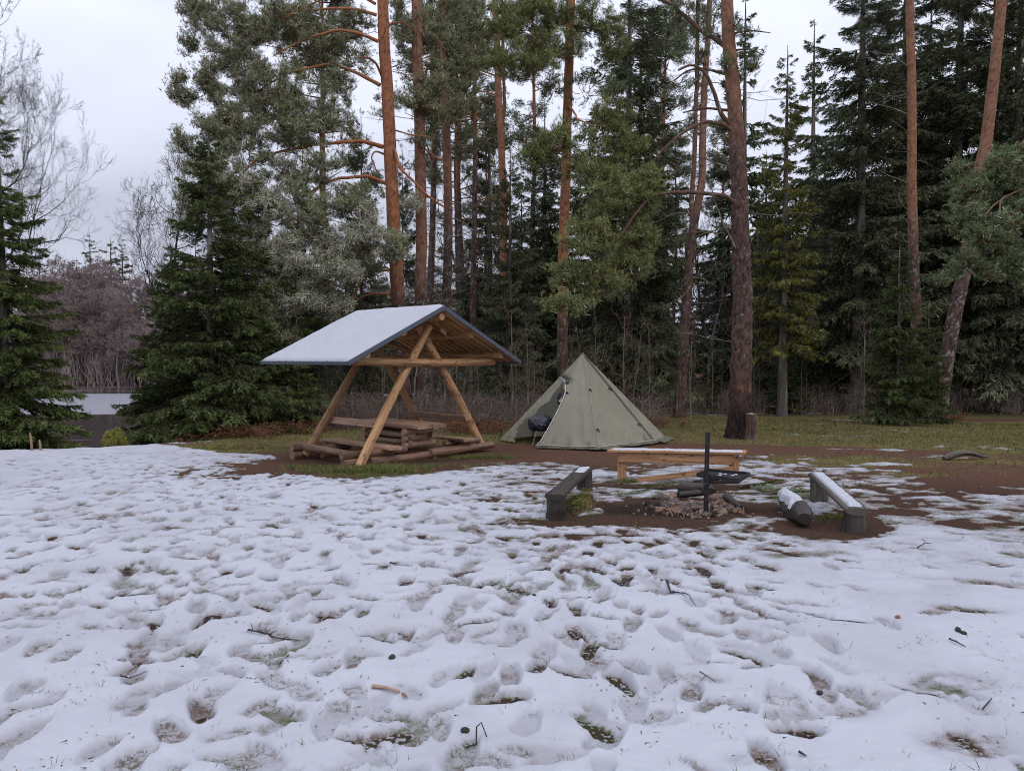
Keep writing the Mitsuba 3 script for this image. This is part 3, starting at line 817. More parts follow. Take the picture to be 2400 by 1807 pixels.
pn = thing('person', 'person in a dark jacket stooping inside the tent doorway with one hand on its edge', 'person')
hip, chest, neck, head = pp(0.10, 0.10, 0.86), pp(-0.20, 0.02, 1.20), pp(-0.16, -0.06, 1.36), pp(-0.12, -0.12, 1.48)
hand = on_plane(1316, 939, FN) - FN * 0.02 + [-0.02, 0, 0]
shl, shr = chest + [-0.02, -0.19, 0.09], chest + [0.02, 0.19, 0.09]
elb = shl + [-0.02, -0.16, -0.24]
wr = hand + [-0.06, 0.02, -0.02]
knl, knr = pp(0.10, -0.06, 0.46), pp(0.16, 0.22, 0.47)
anl, anr = pp(0.16, -0.02, 0.07), pp(0.24, 0.26, 0.07)
v, f = hull_body([((hip, 0.155), (chest, 0.165)), ((chest, 0.16), (neck, 0.075)), ((chest, 0.14), (shl, 0.09)), ((chest, 0.14), (shr, 0.09)), ((shl, 0.085), (elb, 0.066)), ((elb, 0.064), (wr, 0.045)),
                  ((shr, 0.085), (shr + [0.16, 0.08, -0.26], 0.064)), ((shr + [0.16, 0.08, -0.26], 0.062), (shr + [0.30, -0.02, -0.40], 0.045)),
                  ((hip + [0, -0.08, 0], 0.12), (knl, 0.078)), ((knl, 0.075), (anl, 0.055)), ((hip + [0, 0.1, 0], 0.12), (knr, 0.078)), ((knr, 0.075), (anr, 0.055)),
                  ((anl, 0.055), (anl + [-0.17, -0.03, -0.03], 0.042)), ((anr, 0.055), (anr + [-0.17, -0.03, -0.03], 0.042))], 0.035)
v = v + 0.012 * (meshkit.fbm(v * 9, 3, 5) - 0.5)[:, None]
part(pn, 'clothing', mikit.ply((v, f), 'black_cloth', smooth=True))
v, f = hull_body([((neck, 0.058), (head + [0, 0, -0.06], 0.06)), ((head + [-0.015, -0.01, -0.05], 0.066), (head + [0.01, 0, 0.035], 0.094)), ((head + [-0.085, -0.02, -0.01], 0.016), (head + [-0.098, -0.022, -0.028], 0.014)),
                  ((head + [-0.05, -0.01, -0.085], 0.038), (head + [-0.02, -0.01, -0.07], 0.05)), ((head + [0.0, -0.09, -0.01], 0.02), (head + [0.0, -0.088, -0.03], 0.015)), ((head + [0.0, 0.09, -0.01], 0.02), (head + [0.0, 0.088, -0.03], 0.015))], 0.012, 6)
part(pn, 'head', mikit.ply((v, f), 'skin', smooth=True))
v, f = hull_body([((head + [0.02, 0, 0.045], 0.098), (head + [0.045, 0, -0.01], 0.085)), ((head + [0.045, 0, -0.01], 0.08), (head + [0.05, 0.0, -0.08], 0.06))], 0.02, 6)
part(pn, 'hair', mikit.ply((v, f), 'dark_hair', smooth=True))
bones = [((wr, 0.032), (hand, 0.036)), ((hand + [-0.01, 0, 0.03], 0.026), (hand + [-0.01, 0, -0.03], 0.026))]
for k, (dz, ln) in enumerate([(0.036, 0.066), (0.014, 0.076), (-0.010, 0.070), (-0.032, 0.055)]):
    k0 = hand + [0.015, -0.012, dz]
    k1 = k0 + np.array([ln * 0.55, -0.018, -0.012])
    k2 = k1 + np.array([ln * 0.30, 0.022, -0.012])
    bones += [((k0, 0.0105), (k1, 0.0095)), ((k1, 0.0095), (k2, 0.008))]
t0 = hand + [-0.012, -0.02, 0.042]
bones += [((t0, 0.013), (t0 + [0.022, -0.014, 0.032], 0.011)), ((t0 + [0.022, -0.014, 0.032], 0.0108), (t0 + [0.046, -0.006, 0.042], 0.009))]
v, f = hull_body(bones, 0.006, 4)
part(pn, 'hand', mikit.ply((v, f), 'skin', smooth=True), 'pale hand holding the door edge')

bag_c = np.array([0.72, 19.0, float(gz(0.72, 19.0))])
st = thing('camp_stool', 'low folding stool with a thin metal leg inside the tent door', 'stool')
m = MB()
m.add(*beam(bag_c + [-0.22, 0, 0.36], bag_c + [0.30, 0, 0.36], 0.36, 0.02))
part(st, 'seat', m.ply('black_cloth', uv=False))
for k, (a, b) in enumerate([((-0.10, -0.18, 0.36), (-0.20, -0.24, 0.0)), ((0.26, -0.16, 0.36), (0.16, -0.2, 0.0)), ((-0.16, 0.16, 0.36), (-0.24, 0.2, 0.0)), ((0.26, 0.16, 0.36), (0.3, 0.2, 0.0))]):
    m = MB()
    m.add(*tube(np.array([bag_c + a, bag_c + b]), 0.011, 8))
    part(st, 'leg', m.ply('silver' if k == 0 else 'iron', smooth=True, uv=False))
v, f = blob(bag_c + [0.02, 0.0, 0.54], (0.33, 0.25, 0.20), 7, 5, 0.18, 1.5, flat=bag_c[2] + 0.372)
d = v - (bag_c + [0.02, 0, 0.5])
w = meshkit.fbm(d * [9, 9, 14] + 3, 4, 12)
v = v + norm(d) * (0.055 * (np.abs(w - 0.5) * 2) ** 0.7)[:, None]
put('duffel_bag', mikit.ply((v, f), 'navy_nylon', smooth=True), 'crumpled black bag lying on the stool inside the tent door', 'bag')

# ------------------------------------------------------------------ benches
BL, BR = np.array([1.77, 11.93, -0.376]), np.array([3.47, 11.58, -0.365])
ax = norm((BR - BL) * [1, 1, 0])
away = np.array([-ax[1], ax[0], 0])
bn = thing('plank_bench', 'new orange brown plank bench with a diagonal brace behind the fire pit', 'bench')
for p in (BL, BR):
    part(bn, 'post', pl(board(p + away * 0.03 + [0, 0, -0.04], p + away * 0.03 + [0, 0, 0.465], 0.14, 0.14, away, segs=1, ch=0.008), 'new_wood'))
part(bn, 'apron_board', pl(board(BL - away * 0.058 + [0.0, 0, 0.395] - ax * 0.05, BR - away * 0.058 + [0, 0, 0.395] - ax * 0.02, 0.035, 0.165, segs=2, warp=0.002), 'new_wood'))
for k in range(3):
    part(bn, 'seat_plank', pl(board(BL - ax * (0.23 - 0.03 * k) + away * (-0.06 + 0.115 * k) + [0, 0, 0.495], BR + ax * (0.16 + 0.02 * k) + away * (-0.06 + 0.115 * k) + [0, 0, 0.495], 0.108, 0.04, segs=3), 'new_wood'))
part(bn, 'brace', pl(board(BL + ax * 0.24 - away * 0.03 + [0, 0, 0.03], BR - ax * 0.02 - away * 0.058 + [0, 0, 0.25], 0.04, 0.085, segs=2), 'new_wood'))
P = []
for s in np.linspace(-0.10, 1.08, 50):
    for t in np.linspace(-0.10, 0.21, 12):
        p = BL + (BR - BL) * s + away * t
        n = float(meshkit.fbm(np.array([[p[0] * 8, p[1] * 14, 0.0]]), 3, 91)[0])
        e = min(1, (0.21 - t) / 0.03, (t + 0.10) / 0.03, (s + 0.10) / 0.02, (1.08 - s) / 0.02)
        P.append(p + [0, 0, 0.5165 + (0.0075 * (n - 0.34) * 4) * max(e, 0) - 0.006 * (1 - max(e, 0))])
i, j = np.meshgrid(np.arange(49), np.arange(11), indexing='ij')
q = np.stack([i * 12 + j, (i + 1) * 12 + j, (i + 1) * 12 + j + 1, i * 12 + j + 1], -1).reshape(-1, 4)
part(bn, 'snow_dusting', mikit.ply((np.array(P), q), 'roof_snow', smooth=True), 'thin frost and snow on the seat')
v, f = blob(BR + away * 0.03 + [0.0, -0.03, 0.462], (0.075, 0.07, 0.03), 5, 3, 0.1)
part(bn, 'snow_cap', mikit.ply((v, f), 'roof_snow', smooth=True))


def slab_bench(label, A, B, hA, hB, w, bsdf, snow=None):
    """Half-log seat on two stump legs: A is the near foot, B the far one."""
    ax = norm((B - A) * [1, 1, 0])
    sd = np.array([-ax[1], ax[0], 0])
    t = thing('log_bench', label, 'bench')
    for p, h in ((A, hA), (B, hB)):
        SEED[0] += 1
        m = MB()
        hh = h - 0.05
        ring = lambda a: (1 + 0.16 * np.cos(4 * a) ** 2)[None] * np.linspace(1.12, 1.0, 7)[:, None]
        pts = p + np.linspace(-0.06, hh, 7)[:, None] * np.array([0, 0, 1.0])
        m.add(*tube(pts, w * 0.47, 20, True, 50.0 * SEED[0], 0.10, SEED[0], ring))
        part(t, 'leg', pl(m, bsdf, True))
    SEED[0] += 1
    m = MB()
    p0, p1 = A - ax * 0.14 + [0, 0, hA - 0.03], B + ax * 0.16 + [0, 0, hB - 0.03]
    s = np.linspace(0, 1, 15)
    pts = p0 + (p1 - p0) * s[:, None]
    shape = lambda a: np.repeat(np.where(np.sin(a - 0.0) > 0, 1.0, 1.0)[None], 15, 0)
    v, f, uv = tube(pts, w * 0.56, 20, True, 50.0 * SEED[0], 0.09, SEED[0])
    k = np.clip(((v - p0) @ ax) / np.linalg.norm(p1 - p0), 0, 1)
    mid = p0 + (p1 - p0) * k[:, None]
    z = v[:, 2] - mid[:, 2]
    v[:, 2] = mid[:, 2] + np.where(z > 0, np.minimum(z * 0.5, 0.028), np.maximum(z * 0.42, -0.05))
    m.add(v, f, uv)
    part(t, 'seat', pl(m, bsdf, 40 if False else True))
    if snow:
        lo, hi, wd, th = snow
        n, mm = 60, 14
        P = []
        for a in np.linspace(lo, hi, n):
            c = p0 + (p1 - p0) * a
            for b in np.linspace(-1, 1, mm):
                q = c + sd * (b * w * 0.5 * wd)
                nz = float(meshkit.fbm(np.array([[q[0] * 9, q[1] * 9, 1.0]]), 3, 95)[0])
                e = np.clip(min((1 - abs(b)) / 0.35, (a - lo) / 0.05, (hi - a) / 0.03), 0, 1)
                P.append(q + [0, 0, 0.022 + th * (math.sqrt(e) * (0.6 + 0.8 * nz)) - 0.012 * (e < 0.02) + (0.0 if th > 0.03 else 0.02 * (nz - 0.6))])
        i, j = np.meshgrid(np.arange(n - 1), np.arange(mm - 1), indexing='ij')
        q = np.stack([i * mm + j, (i + 1) * mm + j, (i + 1) * mm + j + 1, i * mm + j + 1], -1).reshape(-1, 4)
        part(t, 'snow_cap', mikit.ply((np.array(P), q), 'roof_snow', smooth=True), 'snow left on the seat')
    return t


slab_bench('dark weathered log bench left of the fire pit with spruce twigs under it', np.array([0.52, 8.68, -0.273]), np.array([1.06, 10.85, -0.342]), 0.31, 0.345, 0.20, 'black_wood', (0.72, 0.98, 0.8, 0.018))
slab_bench('grey log bench right of the fire pit with a strip of snow on its seat', np.array([3.64, 7.87, -0.248]), np.array([4.08, 9.84, -0.31]), 0.285, 0.37, 0.21, 'grey_wood', (0.03, 0.99, 0.72, 0.034))

A, B = np.array([3.17, 8.02, -0.14]), np.array([3.42, 9.32, -0.17])
cl = thing('charred_log', 'short charred log with a cap of snow lying beside the right log bench', 'log')
SEED[0] += 1
m = MB()
s = np.linspace(0, 1, 14)
m.add(*tube(A + (B - A) * s[:, None] + 0.02 * np.sin(s * 9)[:, None] * np.array([0.6, 0, 1]), 0.115 * np.array([0.55, 0.86, 1, 1, 1, 1.02, 1, 1, 0.98, 1, 0.96, 0.95, 0.8, 0.5]), 26, True, 50.0 * SEED[0], 0.30, 4))
part(cl, 'wood', pl(m, 'black_wood', True))
P = []
sd = norm(np.cross(B - A, [0, 0, 1.0]))
for a in np.linspace(0.22, 0.98, 36):
    c = A + (B - A) * a
    for b in np.linspace(-1, 1, 14):
        e = np.clip(min((1 - abs(b)) / 0.3, (a - 0.22) / 0.12, (0.98 - a) / 0.08), 0, 1)
        nz = float(meshkit.fbm(np.array([[a * 7, b * 2, 1.0]]), 3, 97)[0])
        P.append(c + sd * (b * 0.10 * (0.75 + 0.5 * nz)) + [0, 0, 0.128 - 0.055 * b * b + 0.035 * math.sqrt(e) * (0.5 + nz) - 0.02 * (e < 0.02)])
i, j = np.meshgrid(np.arange(35), np.arange(13), indexing='ij')
q = np.stack([i * 14 + j, (i + 1) * 14 + j, (i + 1) * 14 + j + 1, i * 14 + j + 1], -1).reshape(-1, 4)
part(cl, 'snow_cap', mikit.ply((np.array(P), q), 'roof_snow', smooth=True), 'cap of snow on the log')

# ------------------------------------------------------------------ fire pit
PO = np.array([2.34, 8.92, -0.285])
gr = thing('grill_stand', 'black iron post with a swinging grill tray over the fire pit', 'grill')
m = MB()
m.add(*tube(PO + np.array([[0.0, 0, -0.1], [0, 0, 0.45], [0.012, 0, 1.0]]), 0.028, 16))
part(gr, 'post', m.ply('iron', smooth=True))
m = MB()
m.add(*tube(PO + np.array([[0.004, 0, 0.36], [0.006, 0, 0.50]]), 0.040, 16))
part(gr, 'sleeve', m.ply('iron', smooth=True))
m = MB()
m.add(*tube(PO + np.array([[0.03, -0.02, 0.385], [-0.05, -0.10, 0.375], [-0.115, -0.16, 0.345]]), [0.014, 0.014, 0.017], 10))
part(gr, 'handle', m.ply('iron', smooth=True))
c0, c1, c2, c3 = PO + [-0.10, 0.06, 0.475], PO + [0.33, -0.20, 0.45], PO + [0.56, 0.12, 0.475], PO + [0.12, 0.36, 0.485]
for a, b in ((c0, c1), (c1, c2), (c2, c3), (c3, c0)):
    m = MB()
    m.add(*beam(a, b, 0.012, 0.05, ch=0.002))
    part(gr, 'tray_side', m.ply('iron'))
for k in range(12):
    t = (k + 0.5) / 12
    m = MB()
    m.add(*tube(np.array([c0 + (c3 - c0) * t, c1 + (c2 - c1) * t]) - [0, 0, 0.012], 0.006, 6))
    part(gr, 'grill_bar', m.ply('iron', smooth=True))
m = MB()
m.add(*beam(PO + [0.02, 0, 0.43], (c0 + c1 + c2 + c3) / 4 - [0, 0, 0.035], 0.03, 0.05))
m.add(*beam(PO + [0.02, 0, 0.40], c1 - [0, 0, 0.02], 0.02, 0.035))
part(gr, 'bracket', m.ply('iron'))
for k in range(5):
    rr = np.random.default_rng(200 + k)
    p = c0 * 0.25 + c1 * 0.25 + c2 * 0.25 + c3 * 0.25 + (c2 - c0) * rr.uniform(-0.25, 0.25) + (c3 - c1) * rr.uniform(-0.2, 0.2)
    v, f = blob(p, (0.022, 0.03, 0.008), k, 2, 0.3)
    part(gr, 'snow_crumb', mikit.ply((v, f), 'roof_snow', smooth=True))


def stone_bsdf(a, b):
    return diffuse_proc(lambda p, n, uv: mix(mix(a, b, fbm(p.x * 17, p.y * 17, p.z * 17, 3)), (0.02, 0.018, 0.018), smoothstep(0.52, 0.70, fbm(p.x * 6 + 2, p.y * 6, p.z * 6, 3)) * 0.85))


STONES = {'grey': stone_bsdf((0.17, 0.14, 0.13), (0.10, 0.08, 0.075)), 'pink': stone_bsdf((0.22, 0.145, 0.12), (0.12, 0.08, 0.068)), 'pale': stone_bsdf((0.27, 0.20, 0.155), (0.15, 0.11, 0.088)), 'sooty': stone_bsdf((0.06, 0.05, 0.05), (0.03, 0.026, 0.026))}
for k, x in STONES.items():
    scene['stone_' + k] = x
rng = np.random.default_rng(404)
spots = [(1552, 1172, 0.10, 'grey', 'brown grey fire stone at the far left of the fire ring'), (1580, 1180, 0.085, 'grey', None), (1545, 1190, 0.09, 'grey', None), (1675, 1172, 0.10, 'pink', 'upright brown pink stone just right of the iron post'),
         (1690, 1185, 0.085, 'pink', None), (1675, 1194, 0.075, 'pale', 'pale tan stone right of the foot of the iron post'), (1706, 1197, 0.08, 'pink', None), (1729, 1200, 0.065, 'pink', 'reddish stone at the far right of the fire ring'), (1664, 1204, 0.06, 'sooty', None),
         (1694, 1206, 0.06, 'pale', None), (1600, 1196, 0.075, 'grey', None), (1622, 1192, 0.07, 'pink', None), (1635, 1200, 0.06, 'grey', None), (1612, 1206, 0.055, 'pink', None), (1570, 1198, 0.05, 'pale', None), (1640, 1185, 0.06, 'pale', None), (1718, 1190, 0.075, 'sooty', None), (1652, 1210, 0.05, 'grey', None), (1625, 1181, 0.06, 'grey', None)]
for (px, py, r, kind, label) in spots:
    p = G(px, py)
    rr = np.random.default_rng(px)
    v, f = blob([0, 0, 0], np.array([1.0, 0.85, 0.62]) * r * rr.uniform(0.85, 1.15, 3), px, 3, 0.32, 1.1)
    v = np.round(v / (r * 0.33)) * (r * 0.33) * 0.25 + v * 0.75
    R = trimesh.transformations.rotation_matrix(rr.uniform(0, 6), [0, 0, 1])[:3, :3]
    v = v @ R.T + p + [0, 0, r * 0.33]
    put('fire_stone', mikit.ply((v, f), 'stone_' + kind, smooth=25), label or 'rough sooty stone in the ring around the ashes', 'stone', 'stones of the fire ring')
m = MB()
for k in range(900):
    px, py = rng.normal(1628, 46), rng.normal(1192, 11)
    p = G(px, py)
    if np.hypot(p[0] - 2.2, (p[1] - 9.15) * 1.4) > 0.85:
        continue
    r = rng.uniform(0.008, 0.030)
    b = trimesh.creation.icosphere(subdivisions=1)
    m.add(np.array(b.vertices) * r * rng.uniform(0.5, 1.3, 3) * (1 + 0.3 * rng.normal(size=(len(b.vertices), 1))) + p + [0, 0, r * 0.3 + 0.015], b.faces, c=np.array([[0.20, 0.14, 0.11], [0.05, 0.04, 0.04], [0.30, 0.28, 0.27], [0.30, 0.19, 0.13]][rng.integers(4)]) * rng.uniform(0.6, 1.1))
c = G(1622, 1192)
v, f = blob(c + [0, 0.05, -0.03], (0.64, 0.42, 0.075), 3, 5, 0.30, 3.0)
v[:, 2] += 0.05 * (meshkit.fbm(v * 14, 3, 3) - 0.5)
m.add(v, f, c=np.where((meshkit.fbm(v * 16, 3, 9) > 0.62)[:, None], [0.24, 0.225, 0.21], [0.075, 0.06, 0.054]) * (0.4 + 1.2 * meshkit.fbm(v * 22, 3, 8))[:, None])
put('ash_heap', m.ply('plant_matter', smooth=False, uv=False, color=True), 'ash, embers and small rubble of the fire pit', 'ash', kind='stuff')


def char_log(label, a, b, r, r1=None, bsdf='black_wood', cat='log', name='firewood'):
    put(name, pl(log(a, b, r, r1, 16, 0.14), bsdf, True), label, cat)


char_log('thick burnt log lying behind the ashes', G(1590, 1160) + [0, 0, 0.10], G(1652, 1163) + [0, 0, 0.10], 0.105, 0.09)
char_log('burnt log end tilted against the back of the iron post', G(1650, 1158) + [0, 0, 0.16], G(1664, 1166) + [0, 0, 0.05], 0.09)
char_log('thin cracked burnt log on top of the ashes', G(1590, 1176) + [0, 0, 0.09], G(1640, 1172) + [0, 0, 0.10], 0.045)
char_log('charred stick leaning on the right of the fire stones', G(1702, 1182) + [0, 0, 0.10], G(1736, 1196) + [0, 0, 0.03], 0.055, 0.03)
char_log('small orange split billet standing left of the ashes', G(1574, 1180) + [0, 0, 0.05], G(1575, 1178) + [0, 0, 0.14], 0.028, bsdf='new_wood')
p = G(1587, 1204)
m = MB()
m.add(*tube(p + np.array([[0, 0, 0.0], [0, -0.03, 0.065], [0, -0.034, 0.07]]), [0.078, 0.082, 0.078], 24))
put('billy_lid', m.ply('stone_pink', smooth=True), 'round rusty brown disc propped at the front of the ashes', 'lid')

# driftwood, stump, sawn logs
r0, r1 = G(2212, 1078), G(2318, 1074)
s = np.linspace(0, 1, 12)
m = MB()
pts = r0 + (r1 - r0) * s[:, None] + np.column_stack([s * 0, s * 0, 0.03 + 0.10 * np.sin(np.clip(s * 1.15, 0, 1) * np.pi)])
m.add(*tube(pts, 0.07 * np.array([0.7, 1.0, 1.0, 0.95, 0.9, 0.85, 0.8, 0.7, 0.6, 0.5, 0.35, 0.15]), 12, True, 8000, 0.15, 6))
put('fallen_branch', pl(m, 'grey_wood', True), 'grey bowed piece of driftwood lying on the grass at the right', 'branch')
for k, (px, py, L_, lab) in enumerate([(1864, 956, 1.3, 'sawn log with an orange end lying at the edge of the wood, lower of two'), (1873, 945, 1.2, 'upper of two sawn logs with an orange end at the edge of the wood')]):
    p = ground_at(px, 37.0) + [0, 0, 0.14 + 0.26 * k]
    char_log(lab, p, p + np.array([-0.8, 1.0, 0.0]), 0.15, bsdf='new_wood' if False else 'honey_wood', name='sawn_log')

# ------------------------------------------------------------------ trees: how their pieces are made
def jitter_col(base, n, rng, dv=0.18, dh=0.06):
    c = np.asarray(base)[None] * (1 + rng.normal(0, dv, (n, 1)))
    return np.clip(c * (1 + rng.normal(0, dh, (n, 3))), 0.004, 1)


def pine_spray(seed, tufts=38, needle=15, size=0.46, ln=0.095, wd=0.0085, green=(0.135, 0.185, 0.07), brown=0.06, lichen=0.0):
    """A bough end of a pine: twigs that fan out along +x and turn up, each ending in brushes of needles."""
    rng = np.random.default_rng(seed)
    V, F, C, n = [], [], [], 0

    def add(v, f, c):
        nonlocal n
        V.append(v); F.append(f + n); C.append(c); n += len(v)
    nt = 9
    az = rng.uniform(-1.15, 1.15, nt)
    el = rng.uniform(-0.25, 0.75, nt)
    ends = np.column_stack([np.cos(az) * np.cos(el), np.sin(az) * np.cos(el), np.sin(el)]) * (size * rng.uniform(0.6, 1.05, nt))[:, None]
    mids = ends * 0.5 - [0, 0, 0.03]
    tw = np.array([0.13, 0.085, 0.06])
    for a, b, r0, r1 in ((np.zeros_like(ends), mids, 0.007, 0.005), (mids, ends, 0.005, 0.003)):
        v, f = prisms(a, b, r0, r1)
        add(v, f, jitter_col(tw, len(v), rng))
    k = rng.integers(0, nt, tufts)
    s = rng.uniform(0.35, 1.0, tufts)
    side = rng.normal(0, 0.10, (tufts, 3)) * [1, 1, 0.6]
    P = ends[k] * s[:, None] + side * (0.4 + 0.6 * s[:, None])
    D = norm(norm(ends)[k] * 0.55 + [0, 0, 0.65] + rng.normal(0, 0.35, (tufts, 3)))
    base = np.repeat(P, needle, 0) + np.repeat(D, needle, 0) * rng.uniform(-0.06, 0.05, (tufts * needle, 1))
    dirs = np.repeat(D, needle, 0) * 0.75 + norm(rng.normal(size=(tufts * needle, 3))) * 0.85
    v, f = needles(base, dirs, ln * rng.uniform(0.75, 1.15, tufts * needle), wd, rng)
    tone = 1 + rng.normal(0, 0.16, tufts)
    col = np.asarray(green)[None] * tone[:, None]
    dead = rng.random(tufts) < brown
    col[dead] = np.array([0.16, 0.085, 0.035]) * rng.uniform(0.8, 1.2, (dead.sum(), 1))
    col = np.repeat(np.repeat(col, needle, 0) * (1 + rng.normal(0, 0.12, (tufts * needle, 1))), 3, 0)
    add(v, f, np.clip(col, 0.005, 1))
    if lichen:
        m = int(lichen * 60)
        a = ends[rng.integers(0, nt, m)] * rng.uniform(0.1, 0.95, (m, 1)) + rng.normal(0, 0.05, (m, 3))
        b = a + rng.normal(0, 0.07, (m, 3)) - [0, 0, 0.03]
        v, f = prisms(a, b, 0.009, 0.006)
        add(v, f, np.repeat(jitter_col((0.52, 0.52, 0.42), m, rng, 0.2), 6, 0))
    return np.vstack(V), np.vstack(F), np.vstack(C)


def bough(seed, length=1.0, twigs=26, per=14, ln=0.15, wd=0.030, hang=0.55, green=(0.060, 0.088, 0.036), tip=(0.10, 0.135, 0.045), moss=0.0):
    """A spruce bough along +x (unit length), twigs to both sides and hanging."""
    rng = np.random.default_rng(seed)
    V, F, C, n = [], [], [], 0
    s = np.linspace(0, 1, 6)
    spine = np.column_stack([s, 0 * s, -0.16 * s + 0.14 * s ** 2.4])
    v, f = prisms(spine[:-1], spine[1:], np.linspace(0.012, 0.005, 5), np.linspace(0.010, 0.003, 5))
    V.append(v); F.append(f); C.append(jitter_col((0.07, 0.05, 0.04), len(v), rng)); n += len(v)
    u = np.sort(rng.uniform(0.12, 1.0, twigs))
    p0 = np.column_stack([np.interp(u, s, spine[:, k]) for k in range(3)])
    sgn = np.where(rng.random(twigs) < 0.5, 1, -1)
    L = (0.36 * (1.06 - u) ** 0.7 + 0.07) * rng.uniform(0.7, 1.15, twigs)
    d = norm(np.column_stack([np.full(twigs, 0.62), sgn * rng.uniform(0.35, 0.95, twigs), -hang * rng.uniform(0.2, 1.2, twigs)]))
    p1 = p0 + d * L[:, None]
    v, f = prisms(p0, p1, 0.005, 0.002)
    V.append(v); F.append(f + n); C.append(jitter_col((0.07, 0.05, 0.035), len(v), rng)); n += len(v)
    t = rng.uniform(0.05, 1.0, (twigs, per))
    base = (p0[:, None] + (p1 - p0)[:, None] * t[..., None]).reshape(-1, 3)
    dirs = np.repeat(d, per, 0) + rng.normal(0, 0.55, (twigs * per, 3)) + [0, 0, -0.25 * hang]
    v, f = needles(base, dirs, ln * rng.uniform(0.6, 1.15, twigs * per), wd, rng)
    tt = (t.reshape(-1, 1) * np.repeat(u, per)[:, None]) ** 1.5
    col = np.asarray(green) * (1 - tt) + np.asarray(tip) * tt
    col = col * (1 + np.repeat(rng.normal(0, 0.14, twigs), per)[:, None]) * (1 + rng.normal(0, 0.14, (twigs * per, 1)))
    if moss:
        mk = np.repeat(rng.random(twigs) < moss, per)
        col[mk] = np.array([0.19, 0.175, 0.045]) * rng.uniform(0.7, 1.2, (mk.sum(), 1))
    V.append(v); F.append(f + n); C.append(np.clip(np.repeat(col, 3, 0), 0.004, 1))
    return np.vstack(V), np.vstack(F), np.vstack(C)


def spruce(seed, H, R, z0=0.4, count=150, kinds=None, dead=0.0, power=0.8, droop=0.5):
    """(crown soup, trunk) of a spruce of height H and reach R, foot at the origin."""
    rng = np.random.default_rng(seed)
    g = rng.random(count)
    h = z0 + (H * 0.985 - z0) * (1 - (1 - g * 0.9995) ** 0.62)
    rel = (h - z0) / (H - z0)
    L = R * (1 - rel) ** power * np.where(rng.random(count) < 0.34, rng.uniform(0.3, 0.6, count), rng.uniform(0.72, 1.1, count)) + 0.14
    az = np.arange(count) * 2.399963 + rng.uniform(-0.5, 0.5, count)
    pitch = droop * (-0.55 + 1.25 * rel) + rng.normal(0, 0.12, count)
    x = np.column_stack([np.cos(az) * np.cos(pitch), np.sin(az) * np.cos(pitch), np.sin(pitch)])
    Fm = frames(x, rng, 0.15)
    mats = Fm * L[:, None, None]
    mats[:, :, 1] = Fm[:, :, 1] * (0.35 + 0.65 * L[:, None])
    mats[:, :, 2] = Fm[:, :, 2] * (0.35 + 0.65 * L[:, None])
    mb = MB()
    which = rng.integers(0, len(kinds), count)
    off = np.column_stack([np.zeros(count), np.zeros(count), h])
    tone = np.clip(1 + rng.normal(0, 0.16, (count, 1)), 0.6, 1.5) * np.array([[1, 1, 1]])
    for k in range(len(kinds)):
        w = which == k
        v, f, c = placed(kinds[k], mats[w], off[w], tone[w])
        mb.add(v, f, c=c)
    # bare dead twigs low on the stem
    m = int(40 + 60 * dead)
    zz = rng.uniform(0.1, z0 + 0.35 * (H - z0), m)
    a = np.column_stack([np.zeros(m), np.zeros(m), zz])
    aa = rng.uniform(0, 6.28, m)
    b = a + np.column_stack([np.cos(aa), np.sin(aa), rng.normal(-0.2, 0.2, m)]) * rng.uniform(0.3, 0.75 * R, m)[:, None]
    v, f = prisms(a, b, 0.012, 0.004)
    mb.add(v, f, c=jitter_col((0.11, 0.095, 0.08), len(v), rng, 0.2))
    tr = MB()
    s = np.linspace(0, 1, 26)
    r0 = 0.011 * H + 0.03
    v, f, _ = tube(np.column_stack([0.02 * np.sin(s * 5), 0.02 * np.cos(s * 4), s * H - 0.25]), r0 * (1 - s) ** 0.85 + 0.012 + 0.06 * r0 / 0.2 * np.exp(-s * 40), 12, False, 0, 0.08, seed)
    n1 = meshkit.fbm(v * [14, 14, 5], 3, seed)
    col = np.array([0.115, 0.095, 0.085]) * (0.55 + 0.9 * n1[:, None])
    li = meshkit.fbm(v * [9, 9, 6] + 5, 3, seed + 1) > 0.62
    col[li] = np.array([0.24, 0.25, 0.21])
    tr.add(v, f, c=col)
    return mb, tr


